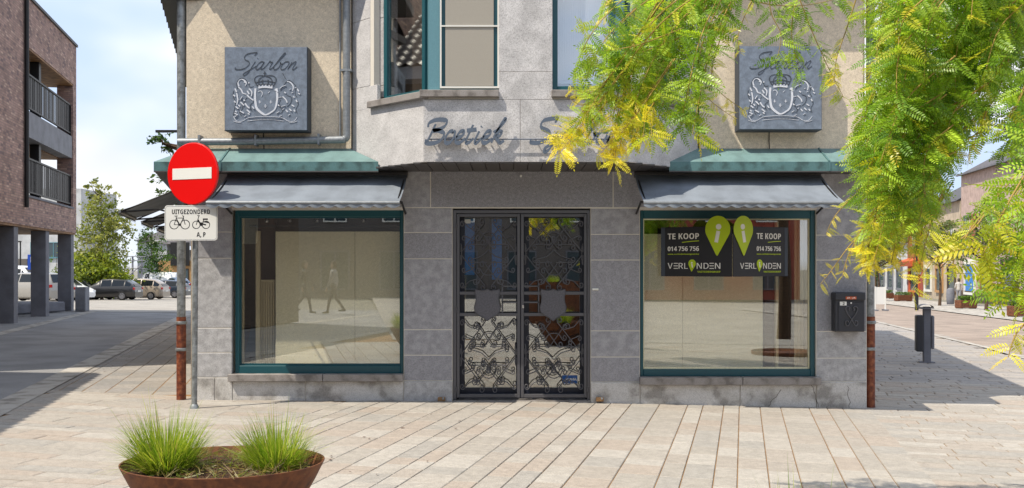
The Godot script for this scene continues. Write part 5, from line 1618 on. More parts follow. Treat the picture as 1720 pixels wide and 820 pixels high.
func build_right_street() -> void:
	var a := row_house("tall pale brick house with a slate roof, nearest on the right street", 60, 82, 10.0, "brick_pale", "slate")
	for i in 4:
		house_window(a, place(Vector3(-9.6 + i * 4.7, 5.6, 0.03)), 1.3, 2.2, M.concrete_dark)
	part("brick_panel", MB.new().box(Vector3(-7.6, 5.6, 0.04), Vector3(1.4, 2.2, 0.1)), M.wall_red, a)
	shop_bay(a, -8.6, 2.4, 0.6, 2.8, "white_paint", "poster_blue"); shop_bay(a, -4.6, 2.6, 0.8, 2.8, "wall_tan"); shop_bay(a, 0.6, 3.0, 0.9, 2.8, "wall_brown"); shop_bay(a, 6.4, 3.0, 0.9, 2.8, "wall_red")
	part("plinth", MB.new().box(Vector3(0, 0.25, 0.06), Vector3(21.5, 0.9, 0.12)), M.wall_brown, a)
	var b := row_house("pale rendered house between the brick and the orange house", 82.2, 94, 8.2, "wall_pale", "tile_dark")
	for i in 3:
		house_window(b, place(Vector3(-4 + i * 3.8, 5.2, 0.03)), 1.2, 1.8, M.white_paint)
		shop_bay(b, -4 + i * 3.8, 2.0, 0.7, 2.6, ["white_paint", "wall_tan", "wall_brown"][i])
	var c := row_house("narrow house with an orange shop front on the right street", 94.2, 100, 7.4, "wall_red", "slate")
	shop_bay(c, 0, 3.4, 0.5, 2.7, "wall_orange")
	part("orange_awning", MB.new().box(Vector3(0, 3.2, 0.5), Vector3(5.0, 0.5, 1.0), Basis(Vector3.RIGHT, 0.3)), M.wall_orange, c)
	house_window(c, place(Vector3(0, 5.3, 0.03)), 1.4, 1.6, M.white_paint)
	var e := row_house("low white house at the far end of the row", 100.2, 114, 5.2, "house_white", "tile_dark")
	for i in 3: shop_bay(e, -4.5 + i * 4.2, 2.2, 0.6, 2.5, "concrete_dark")
	var h := row_house("brown house farthest along the right street, behind the hedge", 114.4, 132, 7.0, "wall_brown", "slate")
	for i in 3: house_window(h, place(Vector3(-5 + i * 4.5, 4.6, 0.03)), 1.4, 1.7, M.white_paint)
	tree("shrub_hedge", "dark green hedge at the end of the right street", Vector3(38.0, 0, -112), 3.2, [[0, 1.6, 0, 2.2, 1.6], [2.6, 1.6, -2, 2.0, 1.6], [-2.0, 1.4, 1, 1.8, 1.4]], [Color(0.04, 0.10, 0.03), Color(0.07, 0.15, 0.03)], 1800, 0.24)
	# street trees
	var tn := [["slim street tree behind the litter bin, nearest the orange shop", 26.2, -62, 5.6], ["slim street tree in front of the blue shop window", 24.6, -52.5, 5.4], ["slim street tree beside the white terrace screen", 27.5, -76, 5.4], ["street tree with a round crown far down the right street", 33.0, -92, 5.8]]
	for t in tn:
		tree("street_tree", t[0], Vector3(t[1], 0, t[2]), t[3], [[0, 4.0, 0, 1.6, 1.4], [0.7, 3.3, 0.3, 1.2, 0.9], [-0.8, 3.5, -0.2, 1.2, 0.9], [0.1, 5.0, 0, 1.0, 0.8]], [Color(0.13, 0.18, 0.06), Color(0.20, 0.24, 0.09), Color(0.26, 0.26, 0.13)], 2600, 0.17, "street trees on the right")
	var lp := thing("street_lamp", "black lamp post standing behind the litter bin", "street lamp", G(20.8, -52))
	part("post", MB.new().tube([Vector3.ZERO, Vector3(0, 0.9, 0), Vector3(0, 1.0, 0), Vector3(0, 4.9, 0)], [0.1, 0.09, 0.055, 0.045], 8), M.black_metal, lp)
	part("lamp_head", MB.new().lathe(Vector3(0, 4.9, 0), [Vector2(0.05, 0), Vector2(0.2, 0.1), Vector2(0.24, 0.45), Vector2(0.3, 0.48), Vector2(0.05, 0.7)], 10), M.black_metal, lp)
	part("sign_ring", MB.new().box(Vector3(0, 1.9, 0.06), Vector3(0.4, 0.1, 0.03)), M.concrete, lp)
	var pl := [["rust planter with clipped green plants between the person and the blue window", 24.9, -55.5, 1.0], ["rust planter with low plants, middle one down the street", 29.0, -75.0, 1.2], ["rust planter far down the street beside the hedge", 31.4, -85.0, 1.2], ["rust planter cut off by the right edge of the picture", 21.4, -42.5, 1.0]]
	for p in pl:
		var o := thing("street_planter", p[0], "planter", G(p[1], p[2]), 0.2, "rust planters along the right street")
		part("box", MB.new().bevel(Vector3(0, 0.28, 0), Vector3(p[3], 0.42, 0.55), 0.01), M.corten, o)
		part("feet", MB.new().box(Vector3(-p[3] * 0.4, 0.04, 0), Vector3(0.1, 0.09, 0.5)).box(Vector3(p[3] * 0.4, 0.04, 0), Vector3(0.1, 0.09, 0.5)), M.corten, o)
		var r := RandomNumberGenerator.new()
		r.seed = int(p[1] * 100)
		var wh := []
		var ti := []
		for i in 420:
			wh.push_back(Transform3D(Basis(Vector3(r.randfn(), r.randfn(), r.randfn()).normalized(), r.randf() * TAU).scaled_local(Vector3.ONE * 0.1), Vector3(r.randf_range(-0.46, 0.46) * p[3], 0.5 + r.randf() * 0.22, r.randf_range(-0.24, 0.24))))
			ti.push_back(Color(0.12, 0.22, 0.03) * r.randf_range(0.6, 1.3))
		copies("plants", leaf1, M.leaf, wh, ti, o)
	var ts := thing("terrace_screen", "white terrace screen on feet standing right of the corner pipe", "screen", G(18.2, -50), 0.1)
	for x in [-0.26, 0.26]:
		part("post", MB.new().box(Vector3(x, 0.6, 0), Vector3(0.05, 1.2, 0.05)), M.sign_white, ts)
		part("foot", MB.new().box(Vector3(x, 0.04, 0), Vector3(0.12, 0.06, 0.5)), M.concrete_dark, ts)
	part("sheet", MB.new().box(Vector3(0, 0.75, 0), Vector3(0.47, 0.85, 0.02)), M.sign_white, ts)
	var bn := thing("far_bin", "small dark bin beside the person on the far pavement", "bin", G(28.6, -66))
	part("body", MB.new().lathe(Vector3.ZERO, [Vector2(0.0, 0.02), Vector2(0.22, 0.02), Vector2(0.26, 0.5), Vector2(0.24, 1.0), Vector2(0.1, 1.1), Vector2(0.0, 1.1)], 12), M.concrete_dark, bn)
	part("post", MB.new().box(Vector3(0, 0.5, -0.28), Vector3(0.06, 1.1, 0.05)), M.black_metal, bn)

# ---------------------------------------------------------------- what the windows mirror, behind and beside the viewer
func build_behind() -> void:
	# house with a dark tiled roof across the left street, mirrored in the slanting window of the bay
	var u := Vector3(0.215, 0, 0.9766)
	var n := Vector3(0.9766, 0, -0.215)
	var o := thing("tiled_house", "house with a dark tiled roof across the left street, outside the picture", "house", Vector3(-9.6, 0.12, -12.9))
	o.basis = Basis(-u, Vector3.UP, n)
	var L := 17.0
	part("wall", MB.new().box(Vector3(-L / 2, 2.55, -4.0), Vector3(L, 5.2, 8.0)), M.wall_brown, o)
	for i in 4:
		house_window(o, place(Vector3(-2.2 - i * 3.5, 3.9, 0.03)), 1.2, 1.5, M.white_paint)
		house_window(o, place(Vector3(-2.2 - i * 3.5, 1.5, 0.03)), 1.2, 1.6, M.white_paint)
	part("eave_board", MB.new().box(Vector3(-L / 2, 5.2, 0.3), Vector3(L + 0.3, 0.24, 0.5)), M.concrete, o)
	var rows := []
	var nr := 22
	for i in nr:
		for k in 2:
			var t := (i + k * 0.995) / nr
			var r := PackedVector3Array()
			for j in 451:
				var x := -L * j / 450.0
				r.push_back(Vector3(x, 5.3 + 3.4 * t + (0.05 if k == 0 else 0.0) + 0.03 * sin(x * TAU / 0.23), 0.6 - 4.6 * t))
			rows.push_back(r)
	tag(part("roof_tiles", MB.new().grid(rows, false, true), M.tile_dark, o), "", "", "", "stuff")
	part("roof_back", MB.new().prism(PackedVector2Array([Vector2(0.5, 5.25), Vector2(-4.0, 8.62), Vector2(-8.6, 5.25)]), 0, L, Transform3D(Basis(Vector3.BACK, Vector3.UP, Vector3.LEFT), Vector3.ZERO)), M.tile_dark, o)
	# row across the square behind the viewer
	var names := ["grey rendered house behind the viewer, left in the row", "dark grey house behind the viewer, middle of the row", "red brick house behind the viewer, right in the row"]
	for i in 3:
		var h := thing("square_house", names[i], "house", Vector3(-9.0 + i * 9.5, 0, 27.0), PI)
		part("wall", MB.new().box(Vector3(0, 3.2, -4), Vector3(9.3, 6.6, 8)), M[["house_grey", "house_grey", "wall_red"][i]], h)
		part("roof", MB.new().prism(PackedVector2Array([Vector2(0.4, 6.5), Vector2(-4, 9.3), Vector2(-8.4, 6.5)]), -4.65, 4.65, Transform3D(Basis(Vector3.BACK, Vector3.UP, Vector3.LEFT), Vector3.ZERO)), M.tile_dark, h)
		for k in 3:
			house_window(h, place(Vector3(-3 + k * 3, 4.6, 0.03)), 1.2, 1.5, M.white_paint)
			house_window(h, place(Vector3(-3 + k * 3, 1.4, 0.03)), 1.5, 2.0, M.concrete_dark)
	var rb := thing("side_house", "pale brick house on the right side of the square, outside the picture", "house", Vector3(19.0, -0.3, 4.0), -PI / 2)
	part("wall", MB.new().box(Vector3(0, 3.4, -4), Vector3(16, 7.0, 8)), M.brick_pale, rb)
	part("roof", MB.new().prism(PackedVector2Array([Vector2(0.4, 6.9), Vector2(-4, 9.8), Vector2(-8.4, 6.9)]), -8, 8, Transform3D(Basis(Vector3.BACK, Vector3.UP, Vector3.LEFT), Vector3.ZERO)), M.slate, rb)
	for k in 5:
		house_window(rb, place(Vector3(-6 + k * 3, 4.9, 0.03)), 1.2, 1.6, M.white_paint)
		house_window(rb, place(Vector3(-6 + k * 3, 1.5, 0.03)), 1.6, 2.0, M.concrete_dark)
# ---------------------------------------------------------------- street furniture
func build_furniture() -> void:
	# no-entry sign on its post
	var base := G(-3.585, -11.36)
	var o := thing("no_entry_sign", "round red no-entry sign with a white exception plate on a grey post", "road sign", base)
	var gy := base.y
	part("post", MB.new().tube([Vector3(0, -0.1, -0.055), Vector3(0.01, 1.4, -0.055), Vector3(0.02, 3.0 - gy, -0.055)], 0.031, 14), M.galvanised, o)
	part("base_collar", MB.new().lathe(Vector3(0, 0.0, -0.055), [Vector2(0.034, 0.05), Vector2(0.05, 0.02), Vector2(0.055, -0.02)], 14), M.galvanised, o)
	var yaw := -0.38
	var c := Vector3(0.0, 2.657 - gy, 0.0)
	var x := Transform3D(Basis(Vector3.UP, yaw), c)
	var disc := part("disc", MB.new().lathe(Vector3.ZERO, [Vector2(0.0, 0.012), Vector2(0.338, 0.012), Vector2(0.34, 0.012), Vector2(0.342, 0.0118), Vector2(0.349, 0.004), Vector2(0.35, -0.012), Vector2(0.335, -0.014), Vector2(0.0, -0.014)], 56), M.sign_red, o, x * Transform3D(Basis(Vector3.RIGHT, PI / 2), Vector3.ZERO))
	part("bar", MB.new().bevel(Vector3(0, 0.0145, 0), Vector3(0.54, 0.004, 0.125), 0.0007), M.sign_white, disc)
	var plate := part("plate", MB.new().prism(rounded(0.595, 0.395, 0.035), -0.006, 0.006), M.sign_white, o, Transform3D(Basis(Vector3.UP, -0.02), Vector3(-0.018, 2.104 - gy, 0.0)))
	part("plate_edge", MB.new().tube(loop3(rounded(0.575, 0.375, 0.03), 0.0062), 0.0018, 4), M.zinc, plate)
	words("print", "UITGEZONDERD", "Droid Sans", true, 0.43, 0.052, 0.0014, M.sign_black, plate, place(Vector3(0, 0.125, 0.0066)))
	words("print", "A, P", "Droid Sans", true, 0.10, 0.062, 0.0014, M.sign_black, plate, place(Vector3(0.115, -0.135, 0.0066)))
	var w := func(m: MB, cx, cy, r): m.stroke(circle(Vector2(cx, cy), r), Vector2(0.007, 0.007), 0.007, 0.0056, 0.0068)
	var l := func(m: MB, a: Array, t := 0.007):
		var p := []
		for i in a.size() / 2: p.push_back(Vector2(a[2 * i], a[2 * i + 1]))
		m.stroke(p, Vector2(t, t), t, 0.0056, 0.0069)
	var b := MB.new()
	w.call(b, -0.19, -0.018, 0.05); w.call(b, -0.065, -0.018, 0.05)
	l.call(b, [-0.19, -0.018, -0.165, 0.055, -0.085, 0.055, -0.065, -0.018]); l.call(b, [-0.085, 0.055, -0.125, -0.022, -0.19, -0.018]); l.call(b, [-0.165, 0.05, -0.125, -0.022]); l.call(b, [-0.165, 0.055, -0.168, 0.075, -0.185, 0.078, -0.15, 0.078]); l.call(b, [-0.085, 0.055, -0.082, 0.075, -0.098, 0.082])
	l.call(b, [-0.135, -0.025, -0.115, -0.022], 0.02)
	part("bicycle_print", b, M.sign_black, plate)
	var mo := MB.new()
	w.call(mo, 0.06, -0.022, 0.042); w.call(mo, 0.17, -0.022, 0.042)
	l.call(mo, [0.06, -0.022, 0.085, 0.06, 0.09, 0.078, 0.07, 0.082, 0.1, 0.08]); l.call(mo, [0.08, 0.035, 0.105, -0.01, 0.14, -0.015, 0.17, -0.022], 0.012); l.call(mo, [0.105, -0.012, 0.135, -0.018], 0.034); l.call(mo, [0.135, 0.042, 0.19, 0.042], 0.016); l.call(mo, [0.145, 0.035, 0.13, -0.01], 0.008); l.call(mo, [0.15, 0.012, 0.2, 0.005], 0.012)
	part("moped_print", mo, M.sign_black, plate)
	for y in [0.1, -0.1]:
		part("clamp", MB.new().box(Vector3(0.005, 2.104 - gy + y, -0.035), Vector3(0.09, 0.03, 0.06)), M.zinc, o)
	part("clamp", MB.new().box(Vector3(0.02, 2.657 - gy, -0.035), Vector3(0.09, 0.03, 0.06)), M.zinc, o)

	# letter box
	var lb := thing("letter_box", "black letter box with a scroll heart and the number 2 on the right stone pier", "letter box", F(1421, 524, 0.0))
	part("case", MB.new().bevel(Vector3(0, 0, 0.07), Vector3(0.355, 0.46, 0.14), 0.008), M.box_black, lb)
	part("lid", MB.new().bevel(Vector3(0.0, 0.19, 0.082), Vector3(0.365, 0.095, 0.17), 0.012), M.box_black, lb)
	part("door", MB.new().bevel(Vector3(0.015, -0.05, 0.144), Vector3(0.31, 0.345, 0.012), 0.004), M.box_black, lb)
	var rd := part("label", MB.new().box(Vector3(0.005, 0.172, 0.1685), Vector3(0.125, 0.032, 0.004)), M.wall_orange, lb)
	words("print", "JA - JA", "Droid Sans", true, 0.1, 0.02, 0.001, M.sign_white, rd, place(Vector3(0.005, 0.172, 0.171)))
	var nm := part("number_plate", MB.new().box(Vector3(-0.082, 0.105, 0.152), Vector3(0.08, 0.045, 0.004)), M.sign_white, lb)
	words("print", "2", "Droid Sans", true, 0.024, 0.032, 0.001, M.sign_black, nm, place(Vector3(-0.078, 0.105, 0.1545)))
	for s in [-1.0, 1.0]:
		var pts := []
		for p in curve([Vector3(0.02 * s, 0.01, 0), Vector3(0.032 * s, 0.028, 0), Vector3(0.02 * s, 0.045, 0), Vector3(0.045 * s, 0.062, 0), Vector3(0.07 * s, 0.035, 0), Vector3(0.045 * s, -0.03, 0), Vector3(-0.005 * s, -0.1, 0), Vector3(-0.04 * s, -0.165, 0), Vector3(-0.07 * s, -0.155, 0), Vector3(-0.07 * s, -0.115, 0), Vector3(-0.045 * s, -0.11, 0), Vector3(-0.04 * s, -0.13, 0)], 4):
			pts.push_back(p + Vector3(0.015, 0.01, 0.158 + 0.003 * s))
		part("scroll", MB.new().tube(pts, 0.007, 6), M.iron, lb)
	part("lock", MB.new().tube([Vector3(0.01, 0.112, 0.15), Vector3(0.01, 0.112, 0.158)], 0.011, 8), M.chrome, lb)

	# litter bin beside the right pavement
	var lt := thing("litter_bin", "slim dark grey litter bin with a curved lid on the right pavement", "litter bin", G(7.49, -18.4), -0.25)
	part("post", MB.new().bevel(Vector3(0.05, 0.5, 0), Vector3(0.13, 1.02, 0.14), 0.01), M.concrete_dark, lt)
	part("basket", MB.new().bevel(Vector3(-0.082, 0.53, 0.02), Vector3(0.13, 0.66, 0.24), 0.02), M.box_black, lt)
	part("side_box", MB.new().bevel(Vector3(0.142, 0.55, 0.0), Vector3(0.05, 0.6, 0.2), 0.015), M.concrete_dark, lt)
	var rows := []
	for k in [-0.17, 0.17]:
		var r := PackedVector3Array()
		for i in 13:
			var g := PI * i / 12.0
			r.push_back(Vector3(-cos(g) * 0.125 + 0.025, 1.0 + 0.055 * sin(g), k))
		rows.push_back(r)
	var hood := MB.new().grid(rows, false, true)
	hood.box(Vector3(0.025, 0.99, 0), Vector3(0.25, 0.015, 0.34))
	part("lid", hood, M.concrete, lt)
	part("foot_plate", MB.new().box(Vector3(0.05, 0.005, 0), Vector3(0.26, 0.014, 0.22)), M.concrete_dark, lt)
	# manhole cover and fallen leaves
	tag(part("drain_lid", MB.new().lathe(G(5.15, -8.5, 0.004), [Vector2(0.0, 0.006), Vector2(0.09, 0.006), Vector2(0.1, 0.0)], 20), M.zinc, self), "small round metal lid set in the pavers on the right", "drain lid")
	var lm := MB.new()
	var r2 := RandomNumberGenerator.new()
	r2.seed = 5
	for i in 46:
		var p := A(r2.randf_range(520, 760), r2.randf_range(690, 800), 9.0)
		if i > 10: p = Vector3(left_kerb(-12.0 - i * 0.28) + r2.randf_range(0.0, 0.35), 0, -12.0 - i * 0.28)
		else: p = Vector3(p.x, 0, -1.62 * 1700.0 / (r2.randf_range(690, 800) - 447.0))
		var at := G(p.x, p.z, 0.008)
		var b2 := Basis(Vector3.UP, r2.randf() * TAU)
		var s := r2.randf_range(0.012, 0.028)
		lm.quad(at + b2 * Vector3(-s, 0.004, 0), at + b2 * Vector3(0, 0, s * 0.6), at + b2 * Vector3(s, 0.006, 0), at + b2 * Vector3(0, 0.002, -s * 0.6))
	tag(part("fallen_leaves", lm, M.room_brown, self), "brown fallen leaves scattered on the paving", "leaves", "", "stuff")

func rounded(w: float, h: float, r: float) -> PackedVector2Array:
	var o := PackedVector2Array()
	for c in [[1, 1, 0.0], [-1, 1, 0.5], [-1, -1, 1.0], [1, -1, 1.5]]:
		for i in 6:
			var g: float = PI * (c[2] + 0.1 * i)
			o.push_back(Vector2(c[0] * (w / 2 - r) + cos(g) * r, c[1] * (h / 2 - r) + sin(g) * r))
	return o

func loop3(p: PackedVector2Array, z: float) -> Array:
	var o := []
	for q in p: o.push_back(Vector3(q.x, q.y, z))
	o.push_back(o[0])
	return o

func circle(c: Vector2, r: float) -> Array:
	var o := []
	for i in 25: o.push_back(c + Vector2(cos(TAU * i / 24), sin(TAU * i / 24)) * r)
	return o

# ---------------------------------------------------------------- planters with ornamental grass
func bowl(label: String, at: Vector3, r: float, h: float) -> Node3D:
	var o := thing("planter_bowl", label, "planter", at)
	part("bowl", MB.new().lathe(Vector3.ZERO, [Vector2(0.0, 0.0), Vector2(r * 0.46, 0.0), Vector2(r * 0.52, 0.03), Vector2(r * 0.66, h * 0.30), Vector2(r * 0.80, h * 0.55), Vector2(r * 0.91, h * 0.78), Vector2(r, h - 0.004), Vector2(r + 0.001, h), Vector2(r - 0.007, h), Vector2(r - 0.009, h - 0.004), Vector2(r * 0.9, h * 0.78)], 72), M.corten, o)
	var rows := []
	var f := FastNoiseLite.new()
	f.frequency = 3.0
	for i in 11:
		var ring := PackedVector3Array()
		for s in 40:
			var g := -TAU * s / 40
			var rr := r * 0.93 * i / 10.0
			ring.push_back(Vector3(cos(g) * rr, h - 0.065 + 0.035 * f.get_noise_2d(cos(g) * rr * 3.0, sin(g) * rr * 3.0) + 0.03 * (1.0 - i / 10.0), sin(g) * rr))
		rows.push_back(ring)
	part("soil", MB.new().grid(rows, true, true), M.soil, o)
	for c in o.get_children(): c.scale = Vector3(1, 1, 0.86)
	return o

func grass(label: String, at: Vector3, n: int, len0: float, len1: float, spread: float, sd: int) -> void:
	var o := thing("ornamental_grass", label, "grass", at)
	var m := MB.new()
	var r := RandomNumberGenerator.new()
	r.seed = sd
	for i in n:
		var g := r.randf() * TAU
		var lean := pow(r.randf(), 0.55) * spread
		var l := r.randf_range(len0, len1) * (1.0 - 0.15 * lean)
		if r.randf() < 0.08: l *= 1.25
		var out := (Vector3(cos(g), 0, sin(g)) + Vector3(-0.22, 0, 0.1)).normalized()
		var side := Vector3(-sin(g), 0, cos(g)).rotated(Vector3.UP, r.randf_range(-0.7, 0.7))
		var p := out * sqrt(r.randf()) * 0.13 + Vector3(0, -0.02, 0)
		var w := r.randf_range(0.0016, 0.0034)
		var t0 := r.randf_range(0.15, 0.75) * lean
		var droop := r.randf_range(0.3, 0.9) * lean
		var tone := Color(0.15, 0.30, 0.02).lerp(Color(0.50, 0.56, 0.09), r.randf())
		if r.randf() < 0.06: tone = Color(0.5, 0.42, 0.18)
		m.tint = tone
		var rows := []
		var ang := t0
		for k in 6:
			var t := k / 5.0
			var ww := w * (1.0 - t * t * 0.95)
			rows.push_back(PackedVector3Array([p - side * ww, p + Vector3(0, 0, 0) + out * ww * 0.25, p + side * ww]))
			ang += droop * 0.2 * (0.4 + t)
			p += (Vector3.UP * cos(ang) + out * sin(ang)) * l * 0.2
		m.grid(rows)
	tag(part("blades", m, M.leaf, o), "", "", "", "stuff")

func weeds(o: Node, c: Vector3, r0: float, sd: int) -> void:
	var r := RandomNumberGenerator.new()
	r.seed = sd
	var m := MB.new()
	for i in 620:
		var g := r.randf() * TAU
		var p := c + Vector3(cos(g), 0, sin(g)) * r0 * sqrt(r.randf())
		m.tint = [Color(0.20, 0.26, 0.05), Color(0.34, 0.29, 0.12), Color(0.24, 0.15, 0.07), Color(0.45, 0.38, 0.2)][r.randi() % 4]
		var l := r.randf_range(0.03, 0.11)
		var d := Vector3(r.randfn(), r.randf_range(0.1, 0.9), r.randfn()).normalized()
		var s := d.cross(Vector3(r.randfn(), r.randfn(), r.randfn())).normalized() * r.randf_range(0.0018, 0.005)
		m.quad(p - s, p + s, p + d * l + s * 0.3 + Vector3(0, -0.01, 0), p + d * l - s * 0.3 + Vector3(0, -0.01, 0))
	tag(part("litter", m, M.leaf, o), "", "", "", "stuff")

func build_planters() -> void:
	var at := G(-1.67, -5.86)
	var o := bowl("rust-coloured steel bowl planter with two tufts of grass, in the foreground", at, 0.578, 0.485)
	weeds(o, Vector3(0.05, 0.455, 0.0), 0.45, 3)
	grass("bright green grass tuft in the left half of the bowl planter", at + Vector3(-0.32, 0.45, 0.02), 1500, 0.17, 0.43, 1.6, 11)
	grass("bright green grass tuft in the right half of the bowl planter", at + Vector3(0.29, 0.45, -0.06), 900, 0.17, 0.40, 1.5, 12)
	var at2 := G(1.08, -3.75)
	bowl("second rust bowl planter just below the picture, only its grass tips show", at2, 0.6, 0.485)
	grass("grass tuft whose tips show at the bottom edge of the picture", at2 + Vector3(0.0, 0.45, 0.0), 420, 0.24, 0.43, 0.8, 13)
	# large round planter behind the viewer, mirrored in the door
	var tp := thing("round_planter", "large round rust planter behind the viewer, mirrored in the door glass", "planter", G(1.2, 4.4))
	part("ring", MB.new().lathe(Vector3.ZERO, [Vector2(0.0, 0.0), Vector2(0.86, 0.0), Vector2(0.88, 1.2), Vector2(0.87, 1.2), Vector2(0.86, 1.0)], 48), M.corten, tp)
	part("soil", MB.new().lathe(Vector3.ZERO, [Vector2(0.87, 1.1), Vector2(0.5, 1.13), Vector2(0.0, 1.14)], 32), M.soil, tp)
	grass("grass growing in the large round planter behind the viewer", tp.position + Vector3(0, 1.12, 0), 700, 0.15, 0.4, 1.4, 14)
	var pit := part("tree_pit", MB.new().lathe(G(5.3, -4.75, 0.002), [Vector2(0.62, 0.0), Vector2(0.62, 0.07), Vector2(0.6, 0.07), Vector2(0.59, 0.02), Vector2(0.0, 0.03)], 32), M.corten, self)
	tag(pit, "low round steel edge round the foot of the honey locust, outside the picture", "tree pit")

# ---------------------------------------------------------------- honey locust: feathery leaves on hanging twigs
func frond(droop: float, n: int, fold: float) -> ArrayMesh:
	# one leaf, 1 unit long along x, leaflets to both sides
	var m := MB.new()
	var path := []
	for i in n + 1:
		var t := float(i) / n
		path.push_back(Vector3(t * (1.0 - 0.12 * droop * t), -0.32 * droop * t * t, 0))
	m.tint = Color(0.9, 0.75, 0.4)
	m.tube(path, 0.006, 3, false)
	m.tint = Color.WHITE
	for i in n:
		if i == 0: continue
		var t := float(i) / n
		var l := 0.215 * (1.0 - 0.55 * absf(t - 0.42)) * (0.75 if t > 0.9 else 1.0)
		var tang: Vector3 = (path[mini(i + 1, n)] - path[i - 1]).normalized()
		for s in [-1.0, 1.0]:
			var d := (tang * 0.38 + Vector3(0, fold * 0.5 + 0.12 * sin(i * 2.3 + s), 0.9 * s)).normalized()
			var a: Vector3 = path[i] + tang * (0.012 if s > 0 else -0.012)
			var w := tang * l * 0.155
			var up := Vector3(0, l * 0.05, 0)
			var p1 := a + d * l * 0.35 + up
			var p2 := a + d * l * 0.72 + up
			var e := a + d * l - up
			if s > 0:
				m.tri(a, p1 + w, p1 - w); m.quad(p1 - w, p1 + w, p2 + w * 0.85, p2 - w * 0.85); m.tri(p2 - w * 0.85, p2 + w * 0.85, e)
			else:
				m.tri(a, p1 - w, p1 + w); m.quad(p1 + w, p1 - w, p2 - w * 0.85, p2 + w * 0.85); m.tri(p2 + w * 0.85, p2 - w * 0.85, e)
	var tip: Vector3 = path[n]
	m.tri(tip, tip + Vector3(0.06, 0, -0.03), tip + Vector3(0.12, -0.03, 0)); m.tri(tip, tip + Vector3(0.12, -0.03, 0), tip + Vector3(0.06, 0, 0.03))
	return m.mesh()

